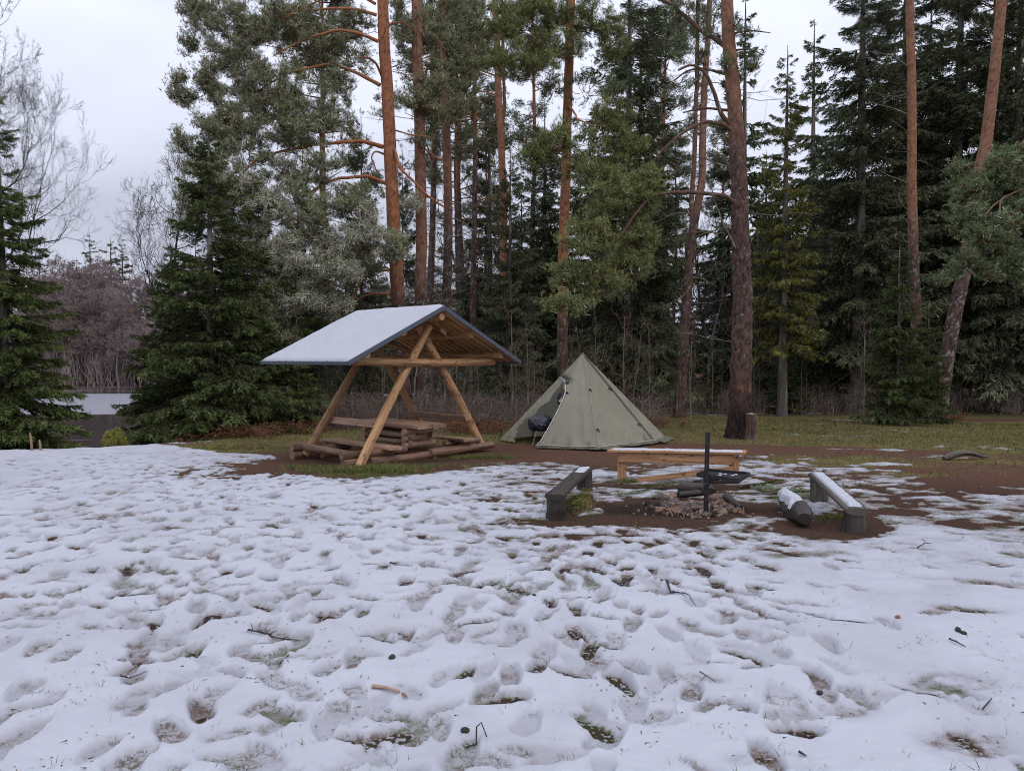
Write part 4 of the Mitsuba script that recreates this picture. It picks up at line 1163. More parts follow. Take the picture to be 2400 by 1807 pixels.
def pine_stem(pts, rad, orange_z, seed, lichen=0.55, flare=0.0, sides=22, scorch=0.0, warm=1.0, step=0.075):
    """A pine's trunk along points: plated dark bark below, flaking orange bark above orange_z."""
    pts = np.asarray(pts, float)
    s0 = np.concatenate([[0], np.cumsum(np.linalg.norm(np.diff(pts, axis=0), axis=1))])
    n = max(24, int(s0[-1] / step))
    s = np.linspace(0, s0[-1], n)
    P = np.column_stack([np.interp(s, s0, pts[:, k]) for k in range(3)])
    ker = np.ones(9) / 9
    for k in range(2):
        pad = np.concatenate([np.full(4, P[0, k]), P[:, k], np.full(4, P[-1, k])])
        P[:, k] = np.convolve(pad, ker, 'valid')
    wob = meshkit.fbm(np.column_stack([s * 0.35, s * 0, s * 0 + seed]), 2, seed) - 0.5
    P[:, 0] += wob * 0.10 * np.clip(s / 2, 0, 1)
    r = np.interp(s, s0, rad)
    fl = None
    if flare:
        rr = np.random.default_rng(seed)
        ph, nn = rr.uniform(0, 6, 3), (3, 5, 7)
        fl = lambda a: 1 + (flare * np.exp(-s / 0.30))[:, None] * (0.6 + 0.5 * sum(np.cos(k * a + q) for k, q in zip(nn, ph)) / 1.5)[None]
    v, f, uv = tube(P, r, sides, True, 0, 0.0, seed, fl)
    h = v[:, 2] - pts[0, 2]
    up = sstep(-1.4, 1.4, h - orange_z + 2.2 * (meshkit.fbm(v * 1.6, 3, seed + 3) - 0.5))
    mid = np.column_stack([np.interp(v[:, 2], P[:, 2], P[:, 0]), np.interp(v[:, 2], P[:, 2], P[:, 1]), v[:, 2]])
    rad_dir = norm((v - mid) * [1, 1, 0])
    plates = meshkit.fbm(v * [13, 13, 4.5], 3, seed)
    cracks = np.abs(meshkit.fbm(v * [10, 10, 2.6] + 7, 3, seed + 9) - 0.5)
    v = v + rad_dir * (((plates - 0.5) * 0.07 * (1 - 0.75 * up)) * np.interp(v[:, 2], P[:, 2], r) / 0.2)[:, None]
    low = np.array([0.098, 0.060, 0.050]) * (0.35 + 1.3 * plates[:, None]) * np.where(cracks < 0.035, 0.45, 1)[:, None]
    hi = np.array([0.30, 0.128, 0.066]) * (0.55 + 0.9 * meshkit.fbm(v * [5, 5, 7] + 2, 4, seed + 5)[:, None])
    flake = meshkit.fbm(v * [22, 22, 11], 2, seed + 6)
    hi = np.where((flake > 0.66)[:, None], hi * [0.45, 0.42, 0.45], hi)
    hi = np.where((flake < 0.30)[:, None], hi * [1.15, 1.35, 1.5], hi)
    hi = hi * warm + (1 - warm) * hi.mean(1, keepdims=True) * np.array([1.15, 0.78, 0.62])
    col = low * (1 - up[:, None]) + hi * up[:, None]
    g = meshkit.fbm(v * [8, 8, 6] + 11, 4, seed + 7)
    fleck = meshkit.fbm(v * 34, 2, seed + 8)
    lm = ((g > 0.53) & (fleck > 0.60 - 0.06 * lichen) & (up < 0.85)) & (h > 0.5 + scorch)
    lm &= np.random.default_rng(seed).random(len(v)) < lichen
    col[lm] = np.array([0.21, 0.215, 0.185]) * (0.7 + 0.6 * fleck[lm, None])
    if scorch:
        b = sstep(scorch * 1.3, 0.2, h + 0.6 * (meshkit.fbm(v * 3, 3, seed + 2) - 0.5))[:, None]
        col = col * (1 - 0.72 * b)
        wound = sstep(0.62, 0.70, meshkit.fbm(v * [7, 7, 1.3] + 4, 3, seed + 12)) * sstep(0.2, 0.5, h) * sstep(2.3, 1.4, h)
        col = col * (1 - wound[:, None]) + np.array([0.21, 0.10, 0.055]) * wound[:, None]
    m = MB()
    m.add(v, f, c=np.clip(col, 0.004, 1))
    return m, P, r


def limb_mesh(pts, r0, r1, seed, col=(0.30, 0.125, 0.062), lichen=0.25, sides=9):
    pts = np.asarray(pts, float)
    s0 = np.concatenate([[0], np.cumsum(np.linalg.norm(np.diff(pts, axis=0), axis=1))])
    n = max(8, int(s0[-1] / 0.10))
    s = np.linspace(0, s0[-1], n)
    P = np.column_stack([np.interp(s, s0, pts[:, k]) for k in range(3)])
    for _ in range(3):
        P[1:-1] = 0.25 * P[:-2] + 0.5 * P[1:-1] + 0.25 * P[2:]
    P += (meshkit.fbm(np.column_stack([s * 1.6, s * 0 + seed, s * 0]), 2, seed)[:, None] - 0.5) * 0.12 * np.sin(np.pi * s / s0[-1])[:, None]
    v, f, _ = tube(P, r0 + (r1 - r0) * (s / s0[-1]) ** 0.8, sides, True, 0, 0.08, seed)
    c = np.asarray(col) * (0.5 + 1.0 * meshkit.fbm(v * [12, 12, 12], 3, seed)[:, None])
    lm = meshkit.fbm(v * 18, 2, seed + 3) > 0.80 - 0.35 * lichen
    c[lm] = np.array([0.33, 0.34, 0.27]) * 0.9
    m = MB()
    m.add(v, f, c=np.clip(c, 0.004, 1))
    return m, P


SPRAYS = {
    'grey': [pine_spray(300 + k, 32, 11, 0.48, 0.108, 0.0145, (0.275, 0.295, 0.175), 0.03, 0.25) for k in range(5)],
    'lichen': [pine_spray(310 + k, 24, 11, 0.48, 0.103, 0.0145, (0.285, 0.305, 0.205), 0.02, 1.7) for k in range(5)],
    'green': [pine_spray(320 + k, 40, 13, 0.46, 0.10, 0.011, (0.235, 0.28, 0.115), 0.11, 0.05) for k in range(5)],
    'dark': [pine_spray(330 + k, 24, 10, 0.46, 0.11, 0.015, (0.165, 0.21, 0.115), 0.04, 0.1) for k in range(5)],
    'blue': [pine_spray(340 + k, 40, 13, 0.46, 0.10, 0.0105, (0.205, 0.265, 0.14), 0.05, 0.1) for k in range(5)],
}


def clumps(items, kind_default, seed, stems=None, scale=1.0):
    """Foliage of one pine: clumps (pixel x, pixel y, distance, pixel radii, density, kind) filled with sprays that point outwards and up."""
    rng = np.random.default_rng(seed)
    mb = MB()
    for it in items:
        px, py, d, rx, ry = it[:5]
        dens = it[5] if len(it) > 5 else 1.0
        kind = it[6] if len(it) > 6 else kind_default
        c = at(px, py, d)
        ax_, az_ = rx * d / FOCAL, ry * d / FOCAL
        ay_ = 0.75 * ax_
        n = max(4, int(dens * 20 * (ax_ * az_) ** 0.85 / 0.55))
        q = norm(rng.normal(size=(n, 3))) * (rng.random((n, 1)) ** 0.45)
        pos = c + q * [ax_, ay_, az_]
        dirs = norm(q * [1.0, 1.0, 0.5] + [0, 0, 0.25] + rng.normal(0, 0.25, (n, 3)))
        sc = scale * rng.uniform(0.75, 1.2, n)
        mats = frames(dirs, rng, 0.4) * sc[:, None, None]
        pos = pos - dirs * (0.30 * sc)[:, None]
        which = rng.integers(0, 5, n)
        tone = np.clip(1 + rng.normal(0, 0.13, (n, 1)), 0.65, 1.4) * np.array([[1, 1, 1]])
        for k in range(5):
            w = which == k
            if w.any():
                v, f, cc = placed(SPRAYS[kind][k], mats[w], pos[w], tone[w])
                mb.add(v, f, c=cc)
        # twigs that carry the sprays
        back = c + q * [ax_ * 0.25, ay_ * 0.25, az_ * 0.2] - [0, 0, az_ * 0.25]
        midp = (back + pos) / 2 + rng.normal(0, 0.06, (n, 3)) - [0, 0, 0.05]
        for a, b, r0, r1 in ((back, midp, 0.014, 0.010), (midp, pos, 0.010, 0.006)):
            v, f = prisms(a, b, r0, r1, 4)
            mb.add(v, f, c=jitter_col((0.17, 0.10, 0.065), len(v), rng, 0.2))
    return mb


def bare_tree(seed, H, spread=0.5, r0=0.09, levels=5, lean=0.0, col=(0.13, 0.115, 0.105), first=0.25, curl=0.25, dens=1.0, up=0.35, thick=1.0):
    """A leafless tree: stem, branches, twigs. Returns (trunk, twigs) as mesh builders, foot at the origin."""
    rng = np.random.default_rng(seed)
    A, B, RA, RB = [], [], [], []
    stem = [np.zeros(3)]
    d = norm(np.array([lean, 0, 1.0]))
    nseg = 14
    for k in range(nseg):
        d = norm(d + rng.normal(0, 0.06, 3) + [0, 0, 0.05])
        stem.append(stem[-1] + d * H / nseg)
    stem = np.array(stem)
    rs_ = r0 * (1 - np.linspace(0, 1, nseg + 1)) ** 0.8 + 0.006
    tr = MB()
    v, f, _ = tube(stem - [0, 0, 0.2], rs_, 9, True, 0, 0.05, seed)
    c = np.asarray(col) * (0.55 + 0.9 * meshkit.fbm(v * [12, 12, 6], 3, seed)[:, None])
    c[meshkit.fbm(v * 7, 3, seed + 1) > 0.62] = [0.24, 0.25, 0.22]
    tr.add(v, f, c=c)

    def grow(p, d, L, r, lev):
        ns = 4 if lev < 3 else 3
        for _ in range(ns):
            d = norm(d + rng.normal(0, curl, 3) + [0, 0, up * 0.35])
            q = p + d * L / ns
            A.append(p); B.append(q); RA.append(r); r *= 0.84; RB.append(r)
            p = q
            if lev < levels and rng.random() < 0.85 * dens:
                ax_ = norm(np.cross(d, rng.normal(size=3)))
                dd = norm(d * 0.75 + ax_ * rng.uniform(0.5, 1.0))
                grow(p, dd, L * rng.uniform(0.45, 0.72), r * 0.66, lev + 1)
        if lev < levels:
            for _ in range(2):
                ax_ = norm(np.cross(d, rng.normal(size=3)))
                grow(p, norm(d + ax_ * 0.45), L * 0.55, r * 0.8, lev + 1)
    nb = int(13 * dens)
    for k in range(nb):
        t = first + (1 - first) * (k + rng.random()) / nb
        i = min(int(t * nseg), nseg - 1)
        p = stem[i] + (stem[i + 1] - stem[i]) * (t * nseg - i)
        az = k * 2.4 + rng.uniform(-0.4, 0.4)
        dd = norm(np.array([math.cos(az), math.sin(az), rng.uniform(0.2, 0.9) + up]))
        grow(p, dd, H * spread * (1.05 - 0.75 * t) * rng.uniform(0.6, 1.0), max(rs_[i] * 0.5, 0.008), 2)
    tw = MB()
    if A:
        v, f = prisms(A, B, np.maximum(np.array(RA), 0.0035 * thick), np.maximum(np.array(RB), 0.003 * thick), 3)
        tw.add(v, f, c=np.repeat(jitter_col(col, len(A), rng, 0.15, 0.04), 6, 0))
    return tr, tw

# ------------------------------------------------------------------ the big pines of the clearing
def hero(label, d, path, width, orange_z, seed, limbs=(), foliage=None, top=20.0, lichen=0.55, flare=0.35, scorch=0.0, group=None, warm=0.75, snags=0):
    """path: pixels down the trunk from foot to the last seen point; width: trunk width in pixels at foot and at that point."""
    foot = ground_at(path[0][0], d)
    pts = [foot - [0, 0, 0.15]] + [at(px, py, d) for px, py in path[1:]]
    a, b = pts[-2], pts[-1]
    dirn = norm(norm(b - a) + [0, 0, 1.2])
    left_ = top - (b[2] - foot[2])
    if left_ > 0.5:
        pts += [b + dirn * left_ * t for t in (0.35, 0.7, 1.0)]
    hz = np.array([p[2] - foot[2] for p in pts])
    r_foot, r_seen = width[0] * d / FOCAL / 2, width[1] * d / FOCAL / 2
    rad = np.interp(hz, [0, hz[len(path) - 1], max(hz[-1], hz[len(path) - 1] + 0.01)], [r_foot, r_seen, r_seen * 0.25 if left_ > 0.5 else r_seen * 0.9])
    t = thing('pine_tree', label, 'tree', group)
    stem, P, r = pine_stem(pts, rad, orange_z, seed, lichen, flare, scorch=scorch, warm=warm, sides=56 if scorch else 28, step=0.04 if scorch else 0.075)
    part(t, 'trunk', stem.ply('bark', smooth=True, uv=False, color=True))
    for k, l in enumerate(limbs):
        lp, r0, r1 = l[0], l[1], l[2]
        col, li = (l[3], l[4]) if len(l) > 3 else ((0.34, 0.135, 0.062), 0.15)
        pts3 = [at(px, py, d + (o[0] if o else 0)) for px, py, *o in lp]
        m, _ = limb_mesh(pts3, r0, r1, seed * 31 + k, col, li)
        part(t, 'branch', m.ply('bark', smooth=True, uv=False, color=True))
    if snags:                                                   # dead, brittle twigs down the stem
        rng = np.random.default_rng(seed + 900)
        mb = MB()
        for k in range(snags):
            i = rng.integers(int(len(P) * 0.12), int(len(P) * 0.72))
            a, az = P[i], rng.uniform(0, 6.28)
            dd = np.array([math.cos(az), math.sin(az), rng.uniform(-0.35, 0.35)])
            L = rng.uniform(0.5, 2.4)
            q, rad_ = a, 0.016
            for s_ in range(4):
                b = q + norm(dd + rng.normal(0, 0.18, 3)) * L / 4
                v, f = prisms([q], [b], rad_, rad_ * 0.75, 4)
                mb.add(v, f, c=jitter_col((0.17, 0.14, 0.12), len(v), rng, 0.15))
                for _ in range(2):
                    c_ = q + (b - q) * rng.random()
                    v, f = prisms([c_], [c_ + norm(dd * 0.5 + rng.normal(0, 0.6, 3)) * L * rng.uniform(0.12, 0.4)], rad_ * 0.5, 0.003)
                    mb.add(v, f, c=jitter_col((0.19, 0.165, 0.14), len(v), rng, 0.2))
                q, rad_ = b, rad_ * 0.75
        part(t, 'dead_twigs', mb.ply('plant_matter', uv=False, color=True), kind='stuff')
    if foliage:
        part(t, 'foliage', foliage.ply('plant_matter', uv=False, color=True))
    return t


GREYBR, DARKBR = (0.17, 0.13, 0.105), (0.125, 0.075, 0.056)
D1 = 28.0
left_mass = [(520, 55, 27, 90, 60), (640, 40, 27.5, 100, 55), (460, 25, 27, 50, 40), (470, 190, 26.5, 70, 45), (560, 140, 27, 95, 60), (650, 220, 27, 110, 75), (545, 285, 26.5, 80, 70), (730, 110, 28, 85, 65), (715, 290, 27, 85, 60),
             (435, 225, 26.5, 45, 30), (415, 190, 26.5, 28, 22), (790, 200, 28, 55, 50), (480, 480, 25.5, 90, 65, 1.0, 'grey'), (610, 500, 25.5, 90, 85, 0.9, 'lichen'), (560, 420, 26, 80, 50), (640, 610, 25.0, 95, 75, 1.0, 'lichen'), (600, 660, 24.6, 60, 60, 0.8, 'lichen'), (720, 540, 25.5, 85, 65),
             (760, 650, 25.2, 80, 50, 0.8, 'grey'), (620, 750, 24.4, 60, 55, 1.0, 'grey'), (860, 570, 26, 80, 55, 0.9, 'lichen'), (920, 580, 26, 55, 45, 0.9, 'grey'), (800, 480, 26.5, 70, 55), (690, 700, 24.8, 75, 50, 0.9, 'lichen'), (590, 800, 24.3, 35, 25), (665, 790, 24.6, 55, 40, 0.8, 'grey'), (780, 720, 25.4, 70, 40, 0.7, 'lichen'),
             (820, 60, 28.5, 60, 45), (860, 640, 27, 50, 40, 0.7), (830, 330, 28.5, 45, 30, 0.6), (670, 400, 26.5, 70, 45, 0.8), (500, 380, 26, 60, 40, 0.7, 'dark'), (445, 105, 27, 30, 25), (600, 90, 27.5, 90, 55), (700, 50, 28, 80, 50), (590, 215, 27, 90, 60), (660, 310, 26.8, 90, 60), (570, 340, 26.6, 80, 55), (770, 260, 27.6, 70, 55, 0.8), (770, 110, 28.2, 60, 45, 0.8), (540, 450, 25.6, 80, 60), (700, 470, 26, 80, 60), (560, 560, 25.3, 70, 60, 1.0, 'lichen'),
             (680, 650, 25, 80, 60), (790, 580, 25.8, 70, 55, 0.9, 'lichen'), (740, 390, 26.8, 70, 50, 0.7), (640, 700, 24.7, 70, 50), (500, 300, 26.4, 55, 40), (480, 400, 26, 60, 45, 0.9), (430, 330, 25.8, 45, 35, 0.8), (700, 620, 24.8, 80, 50, 0.9, 'lichen'), (850, 520, 26.2, 55, 45, 0.8, 'lichen'), (800, 640, 25, 60, 40, 0.8, 'lichen'), (840, 140, 28.4, 40, 40, 0.6), (840, 470, 27, 50, 45, 0.7)]
hero('big orange barked pine just behind the shelter roof, leftmost of three', D1, [(947, 985), (938, 800), (932, 700), (922, 500), (912, 300), (903, 150), (896, 0)], (36, 25), 5.6, 1,
     [([(898, 345), (850, 330), (800, 335, -0.4), (723, 342, -0.8), (651, 358, -1.1), (600, 375, -1.3), (557, 418, -1.5)], 0.085, 0.03),
      ([(905, 430), (860, 412, -0.4), (796, 418, -0.8), (755, 432, -1.0), (723, 463, -1.3), (714, 500, -1.5), (687, 539, -1.8), (672, 560, -2)], 0.07, 0.03),
      ([(890, 200), (840, 172, 0.2), (780, 148), (723, 159, -0.4), (669, 174, -0.6), (600, 217, -1)], 0.075, 0.025),
      ([(886, 98), (843, 78, -0.3), (790, 70, -0.6), (720, 90, -0.8), (640, 130, -1)], 0.07, 0.02),
      ([(882, 36), (836, 22), (790, 20, -0.3), (687, 29, -0.5), (615, 65, -0.8), (540, 90, -1)], 0.065, 0.02),
      ([(880, 10), (820, -25), (752, 0, -0.3), (705, 22, -0.5), (640, 60, -0.8)], 0.06, 0.02),
      ([(918, 632), (872, 637, -0.4), (842, 668, -0.7), (822, 705, -0.9), (814, 740, -1)], 0.05, 0.02),
      ([(916, 690), (870, 690, -0.3), (838, 700, -0.6), (815, 725, -0.9)], 0.045, 0.02),
      ([(912, 575), (860, 585, -0.5), (800, 590, -1), (723, 612, -1.6), (660, 640, -2.2)], 0.06, 0.02),
      ([(897, 185), (884, 150, -0.5), (866, 135, -0.8), (838, 136, -1)], 0.055, 0.03, (0.22, 0.09, 0.055), 0.1),
      ([(899, 362), (878, 352, -0.4), (870, 375, -0.7), (880, 402, -0.8), (892, 412, -0.6)], 0.04, 0.02, (0.22, 0.10, 0.06), 0.2),
      ([(924, 350, -0.2), (936, 390, -0.4), (973, 427, -0.5), (1010, 465, -0.4), (1040, 485, -0.3)], 0.06, 0.035),
      ([(910, 300), (960, 316, 0.4), (1010, 322, 0.8)], 0.035, 0.015), ([(905, 60), (940, 50, 0.3), (985, 85, 0.6)], 0.035, 0.015)],
     clumps(left_mass, 'grey', 101), 21, 0.5, warm=1.0, snags=14)
mid_mass = [(980, 60, 30, 45, 40, 0.7), (1090, 55, 33, 60, 45, 0.8), (1110, 150, 33, 55, 45, 0.7), (1010, 205, 30, 55, 35, 0.8), (985, 240, 29.5, 60, 30, 0.8), (1070, 255, 32, 50, 35, 0.6), (1050, 20, 33, 50, 30, 0.8), (950, 120, 30, 35, 30, 0.5), (1120, 15, 34, 50, 40, 0.8), (1000, 100, 31, 55, 45, 0.7), (1060, 110, 33, 50, 40, 0.7), (940, 230, 29, 40, 25, 0.7), (1030, 290, 31, 45, 25, 0.6), (940, 20, 30, 50, 35, 0.7), (905, 250, 28.5, 40, 30, 0.6), (1010, 160, 30.5, 50, 30, 0.7), (985, 330, 29.6, 40, 20, 0.5), (1000, 60, 31, 60, 50, 1.0), (1090, 220, 33, 60, 40, 0.8), (950, 80, 30, 45, 40, 0.8), (1070, 150, 33, 50, 40, 0.8), (1005, 250, 31, 45, 30, 0.8), (1100, 330, 33.5, 50, 30, 0.5, 'dark'), (1010, 420, 31, 40, 25, 0.4, 'dark'), (960, 480, 29.5, 45, 25, 0.6, 'lichen')]
hero('reddish pine behind the shelter ridge, middle one of three', 30.0, [(988, 986), (984, 860), (987, 600), (985, 400), (983, 250), (976, 0)], (27, 24), 5.6, 2,
     [([(982, 92), (955, 66, 0.3), (920, 56, 0.5), (895, 70, 0.8)], 0.06, 0.025), ([(978, 150), (950, 130, -0.3), (940, 150, -0.5), (915, 160, -0.8)], 0.04, 0.02, GREYBR, 0.4),
      ([(985, 200), (955, 178, 0.4), (920, 168, 0.8)], 0.035, 0.015), ([(990, 345), (1020, 366, -0.3), (1050, 392, -0.5)], 0.04, 0.02), ([(988, 560), (960, 570, -0.3), (930, 560, -0.5)], 0.03, 0.015, GREYBR, 0.5),
      ([(986, 640), (1010, 680, 0.3), (1035, 700, 0.5)], 0.03, 0.015, GREYBR, 0.5), ([(975, 55), (1015, 75, 0.3), (1045, 120, 0.5)], 0.05, 0.02)],
     clumps(mid_mass, 'grey', 102), 20, 0.9, warm=0.5, snags=22)
hero('slim pine with grey speckled lower bark behind the shelter, rightmost of three', 33.0, [(1046, 985), (1047, 800), (1050, 600), (1048, 400), (1043, 180), (1037, 0)], (23, 17), 8.6, 3,
     [([(1042, 130), (1065, 140, 0.3), (1110, 165, 0.6), (1150, 180, 0.9)], 0.055, 0.02), ([(1044, 165), (1090, 168, -0.3), (1140, 178, -0.6)], 0.03, 0.01, GREYBR, 0.3), ([(1046, 310), (1100, 312, 0.3), (1165, 345, 0.6)], 0.04, 0.015, GREYBR, 0.4),
      ([(1046, 470), (1090, 478, 0.3), (1160, 486, 0.6)], 0.03, 0.012, GREYBR, 0.4), ([(1047, 380), (1020, 370, -0.3), (1000, 372, -0.4)], 0.035, 0.02), ([(1046, 505), (1080, 520), (1150, 560, 0.4)], 0.03, 0.012, GREYBR, 0.4),
      ([(1048, 600), (1020, 585, -0.3), (995, 575, -0.5)], 0.04, 0.02), ([(1047, 560), (1100, 545, 0.3), (1150, 552, 0.6)], 0.025, 0.01, GREYBR, 0.4), ([(1047, 650), (1100, 640, 0.3), (1140, 655, 0.6)], 0.025, 0.01, GREYBR, 0.4)], None, 21, 1.0, warm=0.4, snags=30)
hero('thin double stemmed orange pine further back, left of the dark central spruce', 40.0, [(1185, 945), (1183, 700), (1180, 500), (1174, 330), (1166, 200), (1160, 0)], (18, 15), 5.0, 4,
     [([(1172, 350), (1182, 250), (1180, 150), (1176, 0)], 0.10, 0.07, DARKBR, 0.1), ([(1165, 225), (1130, 215, 0.3), (1095, 215, 0.5)], 0.04, 0.02), ([(1163, 180), (1130, 165, -0.3), (1090, 150, -0.5)], 0.05, 0.02)],
     clumps([(1130, 90, 40, 60, 40, 0.5), (1180, 20, 40, 60, 40, 0.6)], 'dark', 104), 20, 0.4, warm=0.7, snags=24)
centre = [(1235, 55, 27.5, 105, 60, 1.0), (1180, 135, 27, 75, 50, 1.0), (1310, 25, 27.5, 100, 45, 1.0), (1230, 150, 27, 90, 40, 1.0), (1385, 60, 28, 80, 55, 0.9), (1430, 120, 28, 60, 45, 0.7), (1180, 60, 27, 45, 35, 0.8),
          (1330, 335, 25.5, 105, 50, 1.0), (1265, 375, 25.5, 65, 30, 1.0), (1420, 290, 26, 85, 55, 1.0), (1480, 340, 26, 60, 50, 0.9), (1370, 215, 28, 55, 40, 0.5, 'dark'), (1245, 345, 25.5, 50, 25, 0.9), (1300, 120, 27.5, 80, 45, 0.8), (1360, 395, 25.8, 70, 35, 0.8), (1300, 205, 28, 60, 30, 0.6, 'dark'), (1450, 220, 27, 60, 40, 0.6, 'dark')]
hero('orange barked pine standing directly behind the tent peak', 29.0, [(1320, 985), (1320, 800), (1319, 600), (1324, 450), (1332, 250), (1339, 0)], (26, 20), 4.6, 5,
     [([(1338, 40), (1310, 60, -0.8), (1260, 90, -1.6)], 0.06, 0.02), ([(1336, 110), (1290, 130, -0.8), (1230, 150, -1.6)], 0.05, 0.02), ([(1334, 250), (1355, 280, -1.5), (1400, 300, -2.4)], 0.05, 0.02),
      ([(1330, 320), (1300, 340, -1.4), (1265, 370, -2.6)], 0.045, 0.015), ([(1328, 400), (1322, 435, -0.4), (1318, 470, -0.6)], 0.03, 0.015, DARKBR, 0.1), ([(1340, 60), (1400, 70, -0.6), (1450, 110, -0.9)], 0.05, 0.015)],
     clumps(centre, 'green', 105), 20, 0.3, warm=1.0, snags=10)
D6 = 21.2
low_bough = [(1470, 425, 20.5, 85, 45, 1.1), (1420, 470, 20.3, 85, 55, 1.1), (1380, 555, 20, 85, 60, 1.1), (1330, 650, 20, 62, 50, 1.0), (1415, 640, 20.2, 80, 55, 1.1), (1500, 550, 20.5, 60, 75, 1.0), (1300, 708, 20, 34, 30, 1.0), (1530, 450, 20.6, 45, 55, 1.0), (1365, 715, 20, 40, 28, 0.7), (1390, 410, 20.3, 50, 30, 0.9), (1480, 640, 20.4, 50, 40, 0.8),
             (1745, 60, 21, 45, 28, 0.5, 'dark'), (1760, 140, 21, 50, 25, 0.6, 'dark'), (1720, 150, 20.8, 40, 22, 0.6, 'dark'), (1670, 70, 21.5, 55, 35, 0.5, 'dark'), (1615, 30, 21.5, 55, 35, 0.6, 'dark'), (1590, 90, 21.8, 45, 30, 0.5, 'dark'), (1645, 140, 21.6, 35, 22, 0.4, 'dark')]
hero('large dark pine with a scorched foot standing alone right of the tent', D6, [(1733, 1025), (1737, 900), (1740, 780), (1737, 600), (1731, 450), (1722, 300), (1714, 150), (1706, 0)], (52, 27), 8.6, 6,
     [([(1718, 300), (1690, 270, -0.1), (1676, 215, -0.2), (1650, 165, -0.3), (1620, 150, -0.4), (1590, 165, -0.5)], 0.075, 0.03, DARKBR, 0.2),
      ([(1714, 175), (1690, 172, 0.2), (1650, 160, 0.3), (1610, 165, 0.4), (1580, 190, 0.5)], 0.05, 0.02, DARKBR, 0.2),
      ([(1724, 310), (1690, 290, -0.2), (1650, 285, -0.3), (1600, 310, -0.5), (1555, 350, -0.6), (1530, 380, -0.6)], 0.065, 0.025, DARKBR, 0.2),
      ([(1712, 118), (1680, 95, 0.2), (1640, 70, 0.3), (1590, 20, 0.4), (1545, 0, 0.5), (1500, -20, 0.5)], 0.075, 0.04, DARKBR, 0.2),
      ([(1720, 260), (1680, 258, 0.3), (1640, 255, 0.5), (1600, 265, 0.7)], 0.05, 0.02, DARKBR, 0.3),
      ([(1733, 485), (1705, 460, -0.2), (1670, 455, -0.4), (1600, 448, -0.6), (1530, 455, -0.8), (1490, 500, -1), (1462, 545, -1.1), (1430, 575, -1.2)], 0.065, 0.03, DARKBR, 0.15),
      ([(1712, 80), (1740, 75, -0.2), (1770, 75, -0.3), (1806, 78, -0.4)], 0.03, 0.012, DARKBR, 0.2), ([(1714, 120), (1750, 115, -0.2), (1790, 130, -0.3)], 0.035, 0.012, DARKBR, 0.2),
      ([(1729, 400), (1690, 385, 0.2), (1640, 370, 0.4), (1600, 365, 0.5)], 0.03, 0.012, DARKBR, 0.3), ([(1736, 600), (1722, 580, -0.2), (1690, 520, -0.3), (1665, 430, -0.4)], 0.03, 0.012, GREYBR, 0.5),
      ([(1734, 520), (1680, 540, -0.2), (1620, 545, -0.3)], 0.022, 0.01, GREYBR, 0.4), ([(1716, 215), (1740, 190, -0.2), (1757, 165, -0.3)], 0.022, 0.01, DARKBR, 0.2)],
     clumps(low_bough, 'green', 106), 19, 0.22, 0.75, 1.9, warm=0.55, snags=12)
t6 = hero('slim dark pine forking into two stems left of the scorched pine', 33.0, [(1592, 965), (1602, 800), (1612, 640), (1622, 545), (1630, 505), (1648, 420), (1648, 300), (1655, 150), (1664, 0)], (26, 11), 9.5, 7,
          [([(1622, 540), (1621, 470), (1625, 400), (1632, 250), (1634, 120), (1636, 0)], 0.12, 0.08, (0.15, 0.085, 0.06), 0.1), ([(1618, 560), (1660, 545, 0.3), (1700, 548, 0.4)], 0.03, 0.012, GREYBR, 0.3), ([(1612, 650), (1650, 655, -0.2), (1680, 672, -0.3)], 0.025, 0.01, GREYBR, 0.3),
           ([(1620, 500), (1580, 500, -0.2), (1540, 520, -0.4)], 0.03, 0.012, GREYBR, 0.3), ([(1630, 330), (1590, 300, 0.2), (1560, 320, 0.3)], 0.03, 0.012, GREYBR, 0.3), ([(1650, 390), (1680, 380, 0.2), (1700, 395, 0.2)], 0.025, 0.01, GREYBR, 0.3)],
          clumps([(1625, 60, 33, 50, 35, 0.5), (1660, 20, 33, 50, 40, 0.5), (1600, 130, 33, 35, 25, 0.4), (1590, 560, 33, 35, 25, 0.3), (1640, 200, 33, 40, 30, 0.4), (1615, 300, 33, 30, 25, 0.3)], 'dark', 107), 19, 0.4, 0.2, warm=0.35, snags=30)
hero('straight tall pine with orange upper trunk before the dark spruces at right', 31.0, [(2168, 984), (2150, 800), (2141, 640), (2137, 480), (2137, 250), (2134, 0)], (25, 17), 8.0, 8,
     [([(2132, 160), (2090, 130, -0.2), (2030, 120, -0.4)], 0.03, 0.012, GREYBR, 0.5), ([(2132, 270), (2090, 255, -0.2), (2040, 240, -0.4)], 0.03, 0.012, GREYBR, 0.5), ([(2132, 320), (2110, 295, -0.2), (2085, 280, -0.3)], 0.022, 0.01, GREYBR, 0.5),
      ([(2132, 430), (2100, 420, -0.2), (2062, 400, -0.4)], 0.03, 0.012, GREYBR, 0.6), ([(2135, 500), (2115, 480, -0.2), (2105, 450, -0.2)], 0.022, 0.01, GREYBR, 0.5), ([(2135, 570), (2115, 560, -0.2)], 0.02, 0.01, GREYBR, 0.5)], None, 21, 0.8, warm=0.7, snags=16)
hero('leaning pine with lichen grey bark at the far right', 30.5, [(2200, 984), (2206, 940), (2216, 850), (2240, 720), (2262, 630), (2292, 420), (2312, 330), (2330, 170), (2347, 0)], (34, 21), 7.5, 9,
     [([(2330, 170), (2318, 60, -0.2), (2300, 30, -0.3)], 0.025, 0.012, GREYBR, 0.4)], None, 20, 1.0, warm=0.6, snags=5)
